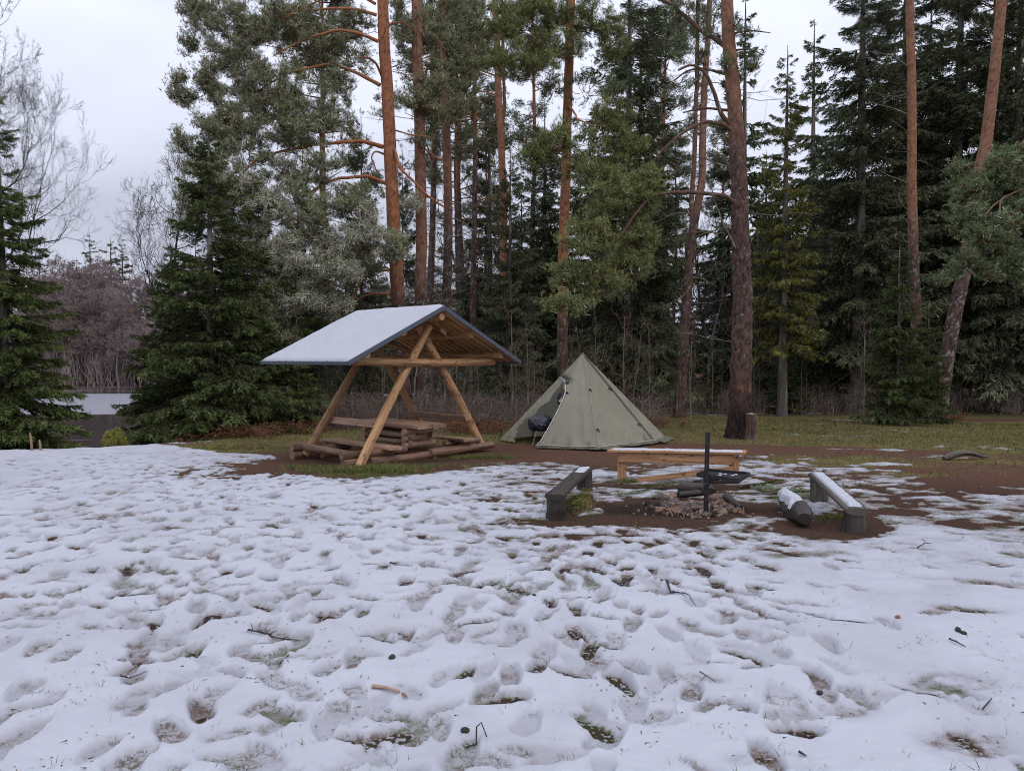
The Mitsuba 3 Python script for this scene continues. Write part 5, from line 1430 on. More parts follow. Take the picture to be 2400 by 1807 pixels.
# the near bough that reaches in at the right belongs to a pine whose stem stands just out of the picture
rt = [(2285, 440, 19.5, 75, 48, 1.1), (2335, 400, 19.3, 60, 45, 1.0), (2330, 540, 19.3, 90, 55, 1.1), (2385, 370, 19.2, 45, 45, 0.9), (2260, 615, 19.5, 60, 30, 1.0), (2370, 600, 19.3, 55, 45, 1.0), (2265, 520, 19.4, 60, 55, 1.1), (2225, 640, 19.5, 35, 24, 0.9), (2395, 480, 19.3, 50, 60, 1.0), (2320, 640, 19.4, 60, 25, 0.8), (2400, 650, 19.3, 45, 40, 0.9), (2250, 400, 19.5, 30, 25, 0.7)]
hero('near pine at the right edge whose blue green bough hangs into view', 19.5, [(2540, 1030), (2530, 800), (2520, 500), (2500, 200), (2490, 0)], (46, 32), 5.0, 10,
     [([(2515, 260), (2450, 280, -0.1), (2400, 330, -0.2), (2370, 375, -0.2), (2335, 400, -0.3)], 0.06, 0.02), ([(2520, 420), (2440, 430, -0.1), (2380, 450, -0.2), (2330, 480, -0.2), (2295, 520, -0.3), (2285, 560, -0.3)], 0.05, 0.015, (0.30, 0.17, 0.12), 0.2),
      ([(2380, 450, -0.2), (2340, 470, -0.3), (2345, 520, -0.4), (2342, 560, -0.4)], 0.022, 0.012, (0.34, 0.22, 0.17), 0.2), ([(2440, 430, -0.2), (2375, 490, -0.3), (2372, 530, -0.4), (2395, 550, -0.4)], 0.022, 0.012, (0.34, 0.22, 0.17), 0.2)],
     clumps(rt, 'blue', 108), 18, 0.4)

p = ground_at(1762, 20.75)
sm = thing('tree_stump', 'hollow split stump leaning against the scorched foot of the large pine', 'stump')
SEED[0] += 1
ss = np.linspace(0, 1, 9)
pts = p + ss[:, None] * np.array([0.0, 0.0, 0.80]) - [0, 0, 0.1]
v, f, uv = tube(pts, 0.15 * (1 + 0.7 * np.exp(-ss * 7)), 26, True, 50.0 * SEED[0], 0.16, 44)
hi_ = (v[:, 2] - p[2]) > 0.62
v[hi_, 2] += 0.16 * (meshkit.fbm(v[hi_] * [9, 9, 0], 2, 17) - 0.5) + 0.16 * (p[0] - v[hi_, 0])
part(sm, 'wood', mikit.ply((v, f), 'stump_wood', smooth=True, uv=uv))
v, f = blob(p + [-0.05, -0.02, 0.71], (0.11, 0.10, 0.02), 9, 3, 0.2)
part(sm, 'snow_cap', mikit.ply((v, f), 'roof_snow', smooth=True))

# ------------------------------------------------------------------ trees that are copies of a kind
GREEN, DEEP = dict(green=(0.098, 0.130, 0.048), tip=(0.155, 0.20, 0.062)), dict(green=(0.110, 0.132, 0.078), tip=(0.150, 0.178, 0.095))
KIN = {
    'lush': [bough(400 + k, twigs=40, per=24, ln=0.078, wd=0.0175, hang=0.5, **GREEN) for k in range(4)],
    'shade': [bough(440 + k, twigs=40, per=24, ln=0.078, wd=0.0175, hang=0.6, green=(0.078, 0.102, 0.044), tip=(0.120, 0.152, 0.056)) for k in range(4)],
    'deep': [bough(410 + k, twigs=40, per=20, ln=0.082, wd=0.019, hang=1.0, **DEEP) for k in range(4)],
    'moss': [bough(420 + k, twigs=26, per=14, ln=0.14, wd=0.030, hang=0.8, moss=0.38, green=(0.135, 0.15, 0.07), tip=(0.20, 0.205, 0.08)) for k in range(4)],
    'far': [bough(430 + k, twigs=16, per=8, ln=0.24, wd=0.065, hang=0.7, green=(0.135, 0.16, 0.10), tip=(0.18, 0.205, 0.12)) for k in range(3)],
}
PROTO = {}


def proto_tree(name, built):
    crown, trunk = built
    scene['kind_' + name] = {'type': 'shapegroup', 'crown': crown.ply('plant_matter', uv=False, color=True)}
    PROTO[name] = trunk.ply('bark', smooth=True, uv=False, color=True)


proto_tree('lush_a', spruce(1, 10.0, 2.1, 0.25, 300, KIN['lush'], power=0.85, droop=0.45))
proto_tree('lush_b', spruce(2, 10.0, 2.4, 0.2, 340, KIN['shade'], power=0.85, droop=0.5))
proto_tree('deep_a', spruce(3, 20.0, 3.2, 2.0, 300, KIN['deep'], dead=1, power=0.6, droop=0.75))
proto_tree('deep_b', spruce(4, 22.0, 3.0, 3.0, 300, KIN['deep'], dead=1, power=0.55, droop=0.8))
proto_tree('deep_c', spruce(5, 18.0, 3.4, 0.8, 290, KIN['deep'], dead=0.5, power=0.7, droop=0.7))
proto_tree('moss', spruce(6, 16.0, 1.7, 3.2, 210, KIN['moss'], dead=1.2, power=0.62, droop=0.7))
proto_tree('young', spruce(7, 6.0, 1.5, 0.2, 170, KIN['shade'], power=0.8, droop=0.35))
proto_tree('far_a', spruce(8, 18.0, 2.6, 1.5, 170, KIN['far'], power=0.75, droop=0.6))
proto_tree('far_b', spruce(9, 18.0, 2.9, 3.0, 150, KIN['far'], dead=1, power=0.6, droop=0.7))
for k, (nm, a) in enumerate({'alder_a': dict(H=10, spread=0.34, r0=0.11, levels=5), 'alder_b': dict(H=10, spread=0.40, r0=0.10, levels=5, curl=0.3), 'alder_c': dict(H=10, spread=0.3, r0=0.09, levels=5, up=0.55)}.items()):
    tr, tw = bare_tree(50 + k, **a)
    proto_tree(nm, (tw, tr))
for k in range(2):
    tr, tw = bare_tree(60 + k, 11.0, 0.36, 0.10, 6, 0.0, (0.30, 0.24, 0.23), 0.03, 0.3, 1.0, 0.45, thick=3.0)
    proto_tree('shore_' + 'ab'[k], (tw, tr))
tr, tw = bare_tree(66, 10.0, 0.40, 0.12, 6, 0.0, (0.055, 0.046, 0.043), 0.2, 0.27, 0.95, 0.35, thick=1.2)
proto_tree('crisp', (tw, tr))
for k, nm in enumerate(('sapling_a', 'sapling_b', 'sapling_c')):
    tr, tw = bare_tree(70 + k, 4.0, 0.30, 0.022, 4, 0.06 * k, (0.15, 0.115, 0.09), 0.2, 0.3, 0.8, 0.6)
    proto_tree(nm, (tw, tr))


def thin_pine(seed, H=19.0):
    rng = np.random.default_rng(seed)
    stem, P, r = pine_stem([[0, 0, -0.2], [0.1, 0, H * 0.3], [-0.1, 0.1, H * 0.6], [0.05, 0, H]], np.array([0.16, 0.13, 0.10, 0.03]), H * 0.62, seed, 0.6, 0.2, 14)
    mb = MB()
    n = 64
    h = H * (0.42 + 0.58 * np.sqrt(rng.random(n)))
    az = rng.uniform(0, 6.28, n)
    L = 2.4 * (1.05 - (h / H - 0.42) / 0.62) ** 0.6 * rng.uniform(0.4, 1.0, n)
    a = np.column_stack([0 * h, 0 * h, h - 0.2])
    b = a + np.column_stack([np.cos(az) * L, np.sin(az) * L, 0.25 * L + rng.normal(0, 0.2, n)])
    v, f = prisms(a, b, 0.03, 0.012, 4)
    mb.add(v, f, c=jitter_col((0.24, 0.12, 0.07), len(v), rng))
    for k in range(5):
        w = np.repeat(rng.integers(0, 5, n) == k, 1)
        if w.any():
            for rep in range(2):
                pos = b[w] - (b[w] - a[w]) * (0.22 * rep) + rng.normal(0, 0.15, (w.sum(), 3))
                v, f, c = placed(SPRAYS['dark'][k], frames(norm(b - a)[w] + [0, 0, 0.2], rng, 0.4) * rng.uniform(1.0, 1.7, w.sum())[:, None, None], pos)
                mb.add(v, f, c=c)
    m = 30                                                      # dead snags down the stem
    zz = rng.uniform(0.12 * H, 0.5 * H, m)
    aa = rng.uniform(0, 6.28, m)
    a = np.column_stack([0 * zz, 0 * zz, zz])
    v, f = prisms(a, a + np.column_stack([np.cos(aa), np.sin(aa), rng.normal(0, 0.25, m)]) * rng.uniform(0.3, 1.8, m)[:, None], 0.018, 0.006)
    mb.add(v, f, c=jitter_col((0.15, 0.12, 0.10), len(v), rng))
    return mb, stem


proto_tree('pine_a', thin_pine(21))
proto_tree('pine_b', thin_pine(22, 17.0))
SIZE = {'lush_a': 10, 'lush_b': 10, 'deep_a': 20, 'deep_b': 22, 'deep_c': 18, 'moss': 16, 'young': 6, 'far_a': 18, 'far_b': 18, 'alder_a': 10, 'alder_b': 10, 'alder_c': 10, 'sapling_a': 4, 'sapling_b': 4, 'sapling_c': 4, 'pine_a': 19, 'pine_b': 17, 'shore_a': 11, 'shore_b': 11, 'crisp': 10}
NAME = {'lush': 'spruce_tree', 'deep': 'spruce_tree', 'moss': 'spruce_tree', 'young': 'young_spruce', 'far': 'spruce_tree', 'alder': 'bare_tree', 'sapling': 'bare_sapling', 'pine': 'pine_tree', 'shore': 'bare_tree', 'crisp': 'bare_tree'}
turn = np.random.default_rng(77)


def stand(kind, px, d, top=None, height=None, wide=1.0, label=None, group=None, rot=None, tilt=0.0):
    """A tree of a kind with its foot at distance d below pixel column px; its top at pixel row 'top' or its height in metres."""
    p = ground_at(px, d)
    H = height if height else EYE + (840 - top) * d / FOCAL - p[2]
    s = H / SIZE[kind]
    r = turn.uniform(0, 360) if rot is None else rot
    M = T().translate(p.tolist()).rotate([0, 1, 0], tilt).rotate([0, 0, 1], r).scale([s * wide, s * wide, s])
    fam = kind.split('_')[0]
    t = thing(NAME[fam], label, 'tree' if fam != 'sapling' else 'sapling', group)
    scene[t + '__trunk'] = {**PROTO[kind], 'to_world': M}
    scene[t + ('__crown')] = {'type': 'instance', 'to_world': M, 'kind': {'type': 'ref', 'id': 'kind_' + kind}}
    return t


stand('lush_a', 10, 20.5, top=205, wide=1.0, rot=40, label='lush yellow green spruce at the far left edge beside the water')
stand('lush_b', -150, 21.0, top=330, wide=1.0, rot=200, label='dark spruce mostly cut off by the left edge')
stand('lush_b', 495, 23.0, top=250, wide=0.98, rot=120, label='large dark green spruce left of the shelter with boughs down to the ground')
stand('lush_a', 600, 25.0, top=400, wide=1.5, rot=10, label='dark spruce tucked behind the left eave of the shelter')
stand('lush_b', 405, 24.2, top=560, wide=1.15, rot=75, label='low bushy spruce at the foot of the larger spruce by the lake')
stand('deep_c', 715, 28.5, top=300, wide=0.7, label='dark spruce in the shade behind the left half of the shelter roof')
stand('deep_c', 850, 31.0, top=250, wide=0.62, label='shaded spruce between the orange pine and the lichen hung boughs')
stand('deep_c', 945, 33.0, top=330, wide=0.55, label='narrow dark spruce seen between the first two orange pines')
stand('deep_c', 1195, 36.0, top=310, wide=0.85, label='dark brownish spruce between the slim pines and the tent peak')
stand('deep_a', 1275, 39.0, top=230, wide=0.95, label='tall shaded spruce just left of the pine behind the tent')
stand('deep_a', 1470, 36.0, top=-160, wide=1.0, label='very tall spruce with hanging curtains of twigs behind the green pine bough')
stand('deep_c', 1545, 38.5, top=560, wide=0.8, label='lower dark spruce right of the green pine bough')
stand('deep_c', 1400, 40.0, top=330, wide=0.62, label='dark spruce hidden behind the green pine bough over the tent')
stand('moss', 1835, 34.0, top=105, wide=0.98, label='narrow spruce hung with yellow moss standing clear against the sky')
stand('deep_b', 2010, 37.0, top=-230, wide=1.12, label='tall dark spruce left of the straight pine at right')
stand('deep_a', 2110, 41.0, top=-250, wide=1.12, label='tall dark spruce behind the straight pine at right')
stand('deep_b', 2235, 38.5, top=-260, wide=1.12, label='tall dark spruce between the straight pine and the leaning pine')
stand('deep_a', 2370, 37.0, top=-240, wide=1.12, label='tall dark spruce behind the leaning pine at the right edge')
stand('deep_c', 1925, 43.0, top=330, wide=0.8, label='dark spruce right of the moss hung spruce')
stand('young', 2105, 28.0, top=560, wide=0.85, label='young spruce standing in front of the straight pine at right')
stand('young', 2175, 29.0, top=690, wide=0.8, label='smaller young spruce right of the other young spruce')
stand('young', 1845, 36.0, top=800, wide=1.4, label='low spruce bush behind the stack of sawn logs')
stand('young', 1672, 36.0, top=850, wide=1.1, label='small spruce seedling left of the scorched pine')
stand('deep_c', 1790, 41.0, top=420, wide=0.6, label='dark spruce behind the scorched pine')
G_BACK = 'spruces in the dense wood behind'
rng = np.random.default_rng(888)
for (a, b, n, d0, d1, t0, t1) in [(1120, 1560, 7, 44, 58, 180, 480), (1700, 2500, 9, 44, 62, -50, 430), (1020, 1120, 2, 46, 60, 420, 600), (1560, 1700, 2, 60, 72, 420, 520), (640, 860, 2, 30, 34, 430, 560), (1710, 1920, 4, 48, 60, 340, 500)]:
    for k in range(n):
        stand(('far_a', 'far_b')[k % 2], a + (b - a) * (k + rng.uniform(0.2, 0.8)) / n, rng.uniform(d0, d1), top=rng.uniform(t0, t1), wide=rng.uniform(0.8, 1.1), label='shaded spruce of the dense wood that closes the view behind the pines', group=G_BACK)
for px, d, tp, k in [(1110, 42, -60, 'pine_a'), (1082, 48, 60, 'pine_b'), (1250, 50, 20, 'pine_a'), (1555, 47, 40, 'pine_a'), (1580, 60, 330, 'pine_a'), (1690, 62, 300, 'pine_b'), (2310, 41, -100, 'pine_a'), (1140, 55, 250, 'pine_a'), (760, 33, -60, 'pine_b'), (1015, 44, -60, 'pine_b'), (1075, 52, 40, 'pine_a'), (1500, 50, 60, 'pine_b')]:
    stand(k, px, d, top=tp, label='thin forest pine with a bare grey stem among the trees behind', group='thin pines of the wood behind')
# leafless trees
stand('crisp', -2, 24.0, top=85, wide=0.62, rot=300, label='leafless tree spreading its fine branches over the left edge of the sky')
stand('crisp', 400, 33.0, top=420, wide=0.8, rot=20, label='leafless tree reaching out left from behind the large spruce')
for px, d, tp, k in [(1095, 50, 420, 'alder_a'), (1140, 44, 520, 'alder_c'), (1060, 55, 450, 'alder_b'), (1580, 46, 560, 'alder_a'), (1650, 52, 430, 'alder_b'), (1690, 48, 540, 'alder_c'), (1610, 62, 480, 'alder_c'), (1015, 40, 560, 'alder_a'), (1180, 39, 640, 'alder_b'), (1660, 42, 620, 'alder_a'), (1565, 40, 680, 'alder_c'), (880, 38, 560, 'alder_b'), (1240, 42, 640, 'alder_c'),
                     (800, 30, 640, 'alder_c'), (690, 27, 760, 'alder_a'), (1380, 37, 700, 'alder_a'), (1450, 41, 650, 'alder_b'), (1770, 40, 640, 'alder_c'), (1950, 42, 720, 'alder_a')]:
    stand(k, px, d, top=tp, label='leafless grey brown tree in the thicket between the pines', group='leafless trees in the thicket')
for k in range(46):
    px = rng.choice([rng.uniform(1030, 1340), rng.uniform(1340, 1720), rng.uniform(1720, 2050), rng.uniform(640, 1000)], p=[0.4, 0.25, 0.2, 0.15])
    d = rng.uniform(24.5, 33) if px > 1000 else rng.uniform(24, 28)
    if 1640 < px < 1960:
        d = rng.uniform(33, 37)
    stand(('sapling_a', 'sapling_b', 'sapling_c')[k % 3], px, d, height=rng.uniform(1.6, 4.6), wide=rng.uniform(0.7, 1.2), label='thin bare sapling in the brushwood at the edge of the clearing', group='bare saplings along the clearing')
# the far shore
for k in range(68):
    x = -66 + 66 * (k + rng.uniform(0, 0.9)) / 48 if k < 48 else rng.uniform(-62, -38)
    d = rng.uniform(87, 95)
    stand(('shore_a', 'shore_b')[k % 2], CX + x / d * FOCAL, d, height=rng.uniform(4, 7) if k % 3 == 0 else rng.uniform(10.5, 13.5), wide=rng.uniform(1.0, 1.3), label='pinkish grey leafless tree on the far shore of the lake', group='leafless trees on the far shore')
for k in range(22):
    x = -72 + 74 * (k + rng.uniform(0, 0.9)) / 22
    d = rng.uniform(100, 116)
    tp = rng.uniform(535, 600) if x < -45 else rng.uniform(560, 620)
    stand(('far_a', 'far_b')[k % 2], CX + x / d * FOCAL, d, top=tp, wide=rng.uniform(1.0, 1.35), label='distant spruce in the skyline beyond the lake', group='spruces beyond the lake')
for k in range(8):
    d = 104
    stand('far_a', rng.uniform(110, 215), rng.uniform(99, 108), top=rng.uniform(610, 720), label='distant spruce standing low on the far shore at left', group='spruces low on the far shore')

# ------------------------------------------------------------------ undergrowth, grass, litter
rng = np.random.default_rng(909)


def ground_z(x, y):
    x, y = np.atleast_1d(x), np.atleast_1d(y)
    return gz(x, y) + ripple(x, y)


m = MB()                                                        # brushwood too fine and tangled to tell stems apart
N = 7500
px = np.where(rng.random(N) < 0.6, rng.uniform(1000, 1720, N), rng.uniform(1700, 2420, N))
px = np.where(rng.random(N) < 0.28, rng.uniform(560, 1000, N), px)
d = rng.uniform(25, 44, N)
d = np.where((px < 1000), rng.uniform(24.5, 30, N), d)
d = np.where((px > 1560), rng.uniform(34, 46, N), d)
x = (px - CX) / FOCAL * d
z = gz(x, d)
ok = z > LAKE_Z
x, d, z = x[ok], d[ok], z[ok]
patch = meshkit.fbm(np.column_stack([x * 0.5, d * 0.5, x * 0]), 3, 12)
ok = patch > 0.40
x, d, z = x[ok], d[ok], z[ok]
n = len(x)
a = np.column_stack([x, d, z - 0.05])
for seg in range(3):
    b = a + np.column_stack([rng.normal(0, 0.16, n), rng.normal(0, 0.12, n), rng.uniform(0.12, 0.55, n)])
    v, f = prisms(a, b, 0.010 - 0.002 * seg, 0.008 - 0.002 * seg)
    m.add(v, f, c=np.repeat(jitter_col((0.17, 0.135, 0.115), n, rng, 0.25), 6, 0))
    c = a + (b - a) * rng.random((n, 1))
    v, f = prisms(c, c + np.column_stack([rng.normal(0, 0.25, n), rng.normal(0, 0.2, n), rng.uniform(-0.05, 0.3, n)]), 0.006, 0.004)
    m.add(v, f, c=np.repeat(jitter_col((0.18, 0.14, 0.12), n, rng, 0.25), 6, 0))
    a = b
put('brushwood', m.ply('plant_matter', uv=False, color=True), 'tangle of thin grey brown brushwood under the trees', 'brushwood', kind='stuff')

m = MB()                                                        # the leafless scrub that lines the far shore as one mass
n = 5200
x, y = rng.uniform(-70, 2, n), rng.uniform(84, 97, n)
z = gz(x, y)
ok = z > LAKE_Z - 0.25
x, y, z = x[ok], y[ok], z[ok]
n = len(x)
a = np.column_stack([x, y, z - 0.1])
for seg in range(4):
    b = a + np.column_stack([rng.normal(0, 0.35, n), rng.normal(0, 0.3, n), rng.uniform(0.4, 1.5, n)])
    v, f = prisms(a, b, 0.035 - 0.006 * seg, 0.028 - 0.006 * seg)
    m.add(v, f, c=np.repeat(jitter_col((0.32, 0.26, 0.25), n, rng, 0.2), 6, 0))  # twig colour lightened to carry the haze across the lake
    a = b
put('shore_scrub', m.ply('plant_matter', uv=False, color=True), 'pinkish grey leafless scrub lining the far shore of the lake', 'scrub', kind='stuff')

m = MB()                                                        # dead bracken, curled and rusty
for (p0, p1, d0, d1, n) in [(270, 660, 20.2, 23.5, 34), (640, 760, 22.5, 25, 14), (1040, 1190, 22.5, 24.5, 34), (420, 640, 21.0, 22.5, 22), (1440, 1600, 25, 27, 10), (860, 1060, 24, 26, 9), (2140, 2260, 29, 31, 10)]:
    for k in range(n):
        pxx, dd = rng.uniform(p0, p1), rng.uniform(d0, d1)
        x = (pxx - CX) / FOCAL * dd
        c = np.array([x, dd, float(gz(x, dd))])
        if c[2] < LAKE_Z - 0.1:
            continue
        nf = 7
        az = rng.uniform(0, 6.28, nf)
        L = rng.uniform(0.22, 0.55, nf)
        tip = c + np.column_stack([np.cos(az) * L, np.sin(az) * L, rng.uniform(0.05, 0.42, nf)])
        t = rng.uniform(0.15, 1, (nf, 16))
        base = (c + (tip - c)[:, None] * t[..., None] + np.array([0, 0, 0.10]) * np.sin(np.pi * t)[..., None]).reshape(-1, 3)
        v, f = needles(base, rng.normal(0, 1, (nf * 16, 3)) * [1, 1, 0.6] - [0, 0, 0.35], rng.uniform(0.05, 0.12, nf * 16), 0.022, rng)
        m.add(v, f, c=np.repeat(jitter_col((0.165, 0.085, 0.05), nf * 16, rng, 0.35), 3, 0))
        v, f = prisms(np.repeat(c[None], nf, 0), tip, 0.006, 0.003)
        m.add(v, f, c=jitter_col((0.2, 0.1, 0.055), len(v), rng))
put('bracken', m.ply('plant_matter', uv=False, color=True), 'rusty dead bracken along the edge of the clearing', 'bracken', kind='stuff')

m = MB()                                                        # short grass of the clearing
N = 100000
r = np.sqrt(rng.uniform(7.0 ** 2, 34.0 ** 2, N))
an = rng.uniform(-0.62, 0.62, N)
x, y = r * np.sin(an), r * np.cos(an)
g, dk = cover(x, y)
dep = snow_depth(x, y)
past = y - np.interp(x, BANK_X, BANK_Y)
ok = (rng.random(N) < g * 1.1) & (dep < 0.004) & (past < 3.0) & (dk < 0.75)
x, y, r, dep = x[ok], y[ok], r[ok], dep[ok]
n = len(x)
z = ground_z(x, y)
base = np.column_stack([x, y, z - 0.005])
tall = 1 + 1.0 * sstep(0.5, 0.75, meshkit.fbm(np.column_stack([x * 1.2, y * 1.2, x * 0]), 3, 55))
v, f = needles(base, np.column_stack([rng.normal(0, 0.55, n), rng.normal(0, 0.55, n), np.full(n, 1.0)]), rng.uniform(0.03, 0.085, n) * tall, 0.006 + 0.0006 * r, rng)
tone = meshkit.fbm(np.column_stack([x * 0.8, y * 0.8, x * 0]), 3, 56)[:, None]
dry = (rng.random((n, 1)) < 0.30 + 0.5 * sstep(0.45, 0.65, tone))
col = np.where(dry, np.array([0.22, 0.165, 0.08]), np.array([0.110, 0.132, 0.046])) * rng.uniform(0.6, 1.3, (n, 1))
m.add(v, f, c=np.repeat(col, 3, 0))
put('grass', m.ply('plant_matter', uv=False, color=True), 'short olive green and straw coloured grass between the trees', 'grass', kind='stuff')


def tuft(c, n, h, col, spread=0.05, wd=0.005, drop=0.4):
    az = rng.uniform(0, 6.28, n)
    b = c + np.column_stack([np.cos(az), np.sin(az), 0 * az]) * rng.uniform(0, spread, n)[:, None]
    return needles(b, np.column_stack([np.cos(az) * drop, np.sin(az) * drop, np.ones(n)]) + rng.normal(0, 0.25, (n, 3)), h * rng.uniform(0.5, 1.2, n), wd, rng), np.repeat(jitter_col(col, n, rng, 0.25), 3, 0)


m = MB()                                                        # blades that stick out of the snow, and long grass at the shelter
for k in range(520):
    rr, aa = math.exp(rng.uniform(math.log(2.6), math.log(15))), rng.uniform(-0.6, 0.6)
    x, y = rr * math.sin(aa), rr * math.cos(aa)
    c = np.array([x, y, ground_z(x, y)[0] + max(float(snow_depth(np.array([x]), np.array([y]))[0]), 0) - 0.006])
    (v, f), cc = tuft(c, rng.integers(1, 7), rng.uniform(0.025, 0.07), (0.10, 0.12, 0.045) if rng.random() < 0.5 else (0.19, 0.15, 0.08), 0.03, 0.0035, 0.6)
    m.add(v, f, c=cc)
for (p, q, rx, ry, cnt, h) in [(860, 1106, 1.0, 0.32, 120, 0.16), (1125, 1076, 0.8, 0.25, 60, 0.12), (940, 1096, 1.1, 0.25, 60, 0.10), (705, 1096, 0.5, 0.3, 30, 0.09), (1300, 1205, 0.2, 0.1, 16, 0.07), (1355, 1185, 0.12, 0.6, 40, 0.10), (1465, 1130, 0.2, 0.1, 16, 0.1), (1940, 1215, 0.3, 0.2, 18, 0.07), (560, 1050, 1.6, 0.5, 60, 0.1), (1805, 1010, 0.8, 0.2, 12, 0.16), (1690, 1010, 0.5, 0.2, 12, 0.12)]:
    c0 = G(p, q)
    for k in range(cnt):
        x, y = c0[0] + rng.normal(0, rx * 0.5), c0[1] + rng.normal(0, ry * 0.5)
        (v, f), cc = tuft(np.array([x, y, ground_z(x, y)[0]]), 22, h, (0.115, 0.155, 0.05) if rng.random() < 0.75 else (0.24, 0.19, 0.08), 0.06, 0.007, 0.6)
        m.add(v, f, c=cc)
put('grass_tufts', m.ply('plant_matter', uv=False, color=True), 'longer grass blades poking through the snow and round the shelter', 'grass', kind='stuff')

m = MB()                                                        # needles, bark flakes and leaf scraps fallen on the snow
n = 5200
rr = np.exp(rng.uniform(math.log(2.4), math.log(13), n))
aa = rng.uniform(-0.62, 0.62, n)
x, y = rr * np.sin(aa), rr * np.cos(aa)
q = meshkit.fbm(np.column_stack([x * 1.7, y * 1.7, x * 0]), 3, 131)
ok = rng.random(n) < 0.12 + 0.9 * sstep(0.5, 0.68, q)
x, y = x[ok], y[ok]
n = len(x)
z = ground_z(x, y) + np.maximum(snow_depth(x, y), 0) + 0.004
az = rng.uniform(0, 6.28, n)
v, f = needles(np.column_stack([x, y, z]), np.column_stack([np.cos(az), np.sin(az), rng.uniform(-0.05, 0.35, n)]), rng.uniform(0.008, 0.034, n), rng.uniform(0.0025, 0.008, n), rng)
m.add(v, f, c=np.repeat(jitter_col((0.075, 0.055, 0.04), n, rng, 0.4), 3, 0))
put('litter', m.ply('plant_matter', uv=False, color=True), 'fallen needles, bark flakes and leaf scraps strewn over the snow', 'litter', kind='stuff')

c = ground_at(265, 19.3)
m = MB()
for k in range(300):
    az, el = rng.uniform(0, 6.28), rng.uniform(0.1, 1.5)
    p = c + np.array([math.cos(az) * math.cos(el) * 0.26, math.sin(az) * math.cos(el) * 0.26, 0.20 + 0.30 * math.sin(el) - 0.1 * (rng.random() < 0.3)])
    p = c + (p - c) * (0.6 + 0.8 * float(meshkit.fbm(np.array([[math.cos(az) * 1.6, math.sin(az) * 1.6, el * 1.4]]), 3, 61)[0]))
    v, f = needles(np.repeat(p[None], 9, 0), rng.normal(0, 0.6, (9, 3)) + [0, 0, 0.5], 0.10, 0.014, rng)
    m.add(v, f, c=np.repeat(jitter_col((0.24, 0.24, 0.06), 9, rng, 0.2), 3, 0))
v, f = needles(np.repeat(c[None], 240, 0) + rng.normal(0, 0.10, (240, 3)) * [1, 1, 0], rng.normal(0, 0.28, (240, 3)) + [0, 0, 1], 0.38, 0.02, rng)
m.add(v, f, c=np.repeat(jitter_col((0.23, 0.17, 0.08), 240, rng, 0.25), 3, 0))
put('tussock', m.ply('plant_matter', uv=False, color=True), 'round yellow green tussock at the snow edge above the lake', 'plant')
for px_, h, lab in [(72, 0.42, 'taller of two thin stakes at the snow edge on the left'), (93, 0.26, 'shorter of two thin stakes at the snow edge on the left')]:
    p = ground_at(px_, 17.2)
    m = MB()
    m.add(*tube(np.array([p - [0, 0, 0.1], p + [-0.03, 0, h * 0.6], p + [-0.05, 0, h]]), [0.028, 0.025, 0.018], 8, True, 50 * 400))
    put('stake', pl(m, 'brown_wood', True), lab, 'stake')


def laid_bough(label, px, py, size, heading, lift=0.05, kind='lush'):
    p = G(px, py)
    v, f, c = KIN[kind][int(px) % len(KIN[kind])]
    s = np.array([size, size * 0.8, size * 0.35])
    R = trimesh.transformations.euler_matrix(rng.normal(0, 0.2), rng.normal(-0.05, 0.05), heading)[:3, :3]
    w = (v * s) @ R.T + p
    g = ground_z(w[:, 0], w[:, 1])
    w[:, 2] = np.maximum(w[:, 2] + lift, g + 0.012 + 0.02 * rng.random())
    put('spruce_branch', mikit.ply((w, f), 'plant_matter', color=c), label, 'branch')


laid_bough('green spruce branch fanned out on the snow behind the fire stones, nearest of the heap', 1755, 1172, 1.05, 0.1)
laid_bough('spruce branch in the middle of the green heap right of the fire pit', 1745, 1160, 1.0, 0.35, 0.09)
laid_bough('spruce branch at the back of the heap under the grill tray', 1712, 1150, 1.0, 0.55, 0.07)
laid_bough('spruce branch with bare twig ends at the right of the heap', 1790, 1160, 0.85, -0.2, 0.06)
laid_bough('small spruce sprig on the snow left of the fire pit', 1420, 1165, 0.75, 0.5, 0.02)
laid_bough('spruce sprig lying before the left post of the plank bench', 1462, 1143, 0.8, -0.3, 0.03)
laid_bough('small spruce sprig between the left log bench and the ashes', 1490, 1172, 0.45, 0.0, 0.02)
laid_bough('spruce twigs pushed under the dark log bench', 1330, 1205, 0.8, 1.35, 0.05, 'moss')
laid_bough('second bunch of spruce twigs under the far end of the dark log bench', 1352, 1178, 0.7, 1.3, 0.05, 'moss')


def stick(label, pts, r, name='twig', bsdf='black_wood', side=()):
    q = []
    for px_, py_, up in pts:
        p = G(px_, py_)
        q.append([p[0], p[1], ground_z(p[0], p[1])[0] + max(float(snow_depth(p[:1], p[1:2])[0]), 0) + up])
    SEED[0] += 1
    q = np.array(q)
    s = np.linspace(0, 1, len(q))
    ss = np.linspace(0, 1, 9)
    P = np.column_stack([np.interp(ss, s, q[:, k]) for k in range(3)])
    m = MB()
    m.add(*tube(P, np.linspace(r, r * 0.5, 9), 8, True, 50.0 * SEED[0], 0.2, SEED[0]))
    for t, dx, dy, dz in side:
        a = P[int(t * 8)]
        m.add(*tube(np.array([a, a + np.array([dx, dy, dz]) * 0.5 + [0, 0, 0.004], a + [dx, dy, dz]]), [r * 0.55, r * 0.45, r * 0.25], 6, True, 50.0 * SEED[0]))
    put(name, pl(m, bsdf, True), label, 'twig')


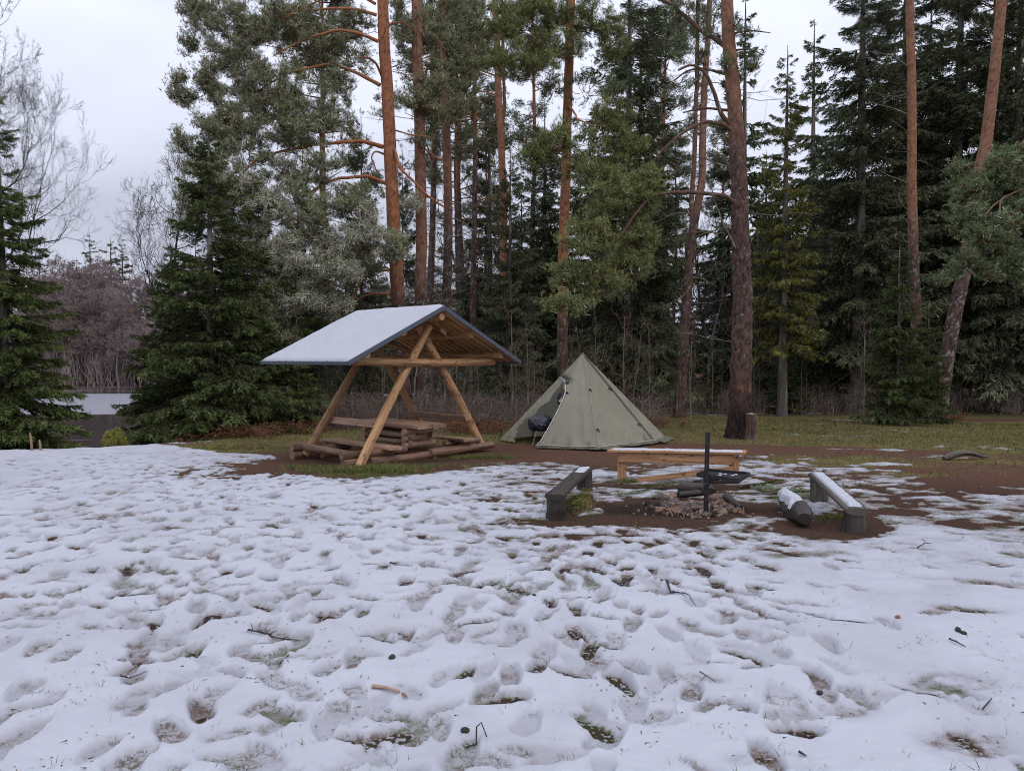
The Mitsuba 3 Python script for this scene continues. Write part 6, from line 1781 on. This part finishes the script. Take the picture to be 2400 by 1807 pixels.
stick('longest dark forked twig on the snow at lower left', [(582, 1494, 0.012), (610, 1503, 0.02), (650, 1502, 0.012), (700, 1508, 0.012)], 0.006, side=((0.2, -0.03, 0.06, 0.02), (0.4, 0.05, -0.05, 0.03), (0.6, 0.04, 0.05, 0.01), (0.75, 0.05, -0.03, 0.0)))
stick('small pale twig with side shoots near the lower left corner', [(282, 1611, 0.01), (305, 1600, 0.02), (345, 1594, 0.012)], 0.004, side=((0.3, 0.03, 0.02, 0.03), (0.6, 0.02, -0.02, 0.02)))
stick('thick brown broken stick lying on the snow left of the bottom middle', [(874, 1628, 0.014), (905, 1634, 0.018), (936, 1645, 0.010)], 0.012, bsdf='brown_wood')
stick('stub of brown stick just right of the thick broken stick', [(944, 1649, 0.012), (955, 1655, 0.012)], 0.010, bsdf='brown_wood')
stick('curled dark twig standing in an arc at the bottom middle', [(1092, 1756, 0.008), (1116, 1752, 0.012), (1117, 1742, 0.05), (1128, 1742, 0.06), (1141, 1752, 0.012)], 0.0045)
stick('dark splintered twig on the snow right of the middle', [(1562, 1384, 0.03), (1572, 1396, 0.02), (1580, 1405, 0.012)], 0.010, side=((0.5, 0.09, -0.02, 0.0),))
stick('thin bent twig just below the dark splintered twig', [(1598, 1415, 0.03), (1614, 1413, 0.04), (1624, 1424, 0.02), (1630, 1436, 0.008)], 0.004)
stick('thin bent twig at the lower right of the middle', [(1640, 1598, 0.035), (1655, 1605, 0.03), (1678, 1612, 0.012)], 0.004, side=((0.5, -0.05, -0.06, -0.01),))
stick('slim dark stick near the bottom edge right of the middle', [(1873, 1774, 0.012), (1889, 1785, 0.010)], 0.006)
stick('straight twig among the bare patches at the right', [(2225, 1512, 0.012), (2242, 1520, 0.016), (2262, 1529, 0.008)], 0.006)
stick('thin twig pointing at the right edge low down', [(2302, 1672, 0.012), (2324, 1664, 0.012)], 0.004)
stick('curved dark twig above the thick broken stick', [(655, 1567, 0.01), (674, 1556, 0.02), (680, 1540, 0.012)], 0.004)
stick('short dark twig near the left middle of the snow', [(915, 1340, 0.02), (930, 1330, 0.03)], 0.008, side=((0.4, 0.06, 0.01, 0.0),))
stick('small forked twig beside the diagonal drift at right', [(2150, 1290, 0.02), (2168, 1284, 0.03), (2182, 1282, 0.012)], 0.006, side=((0.5, -0.02, 0.02, 0.04),))
for k, (px_, py_, r_, lab) in enumerate([(2245, 1490, 0.022, 'larger of two dark pine cones lying together at the right'), (2258, 1495, 0.017, 'smaller of two dark pine cones lying together at the right'), (2104, 1456, 0.018, 'brownish pine cone on the snow left of the cone pair'), (2070, 1471, 0.015, 'dark pine cone lowest of three in a row at the right'),
                                         (1921, 1640, 0.016, 'lone dark pine cone on smooth snow at lower right'), (1090, 1736, 0.018, 'dark pine cone above the curled twig at the bottom'), (1211, 1645, 0.013, 'small dark pine cone at the bottom middle'), (932, 1485, 0.014, 'small dark pine cone left of the middle'), (919, 1557, 0.02, 'dark pine cone above the thick broken stick'), (1252, 1409, 0.013, 'small dark pine cone near the middle of the snow')]):
    p = G(px_, py_)
    c = np.array([p[0], p[1], ground_z(p[0], p[1])[0] + max(float(snow_depth(p[:1], p[1:2])[0]), 0) + r_ * 0.35])
    r_ *= 0.72
    mm = trimesh.creation.icosphere(subdivisions=3)
    d_ = np.array(mm.vertices)
    sc = 1 + 0.16 * np.sin(9 * d_[:, 0] * 1.5) * np.sin(8 * np.arctan2(d_[:, 2], d_[:, 1]) + 14 * d_[:, 0])
    v = d_ * sc[:, None] * [1.5 * r_, r_, r_]
    R = trimesh.transformations.rotation_matrix(rng.uniform(0, 6), [0, 0, 1])[:3, :3]
    put('pine_cone', mikit.ply((v @ R.T + c, mm.faces), 'black_wood' if k != 2 else 'damp_wood', smooth=True), lab, 'pine cone', 'pine cones on the snow')
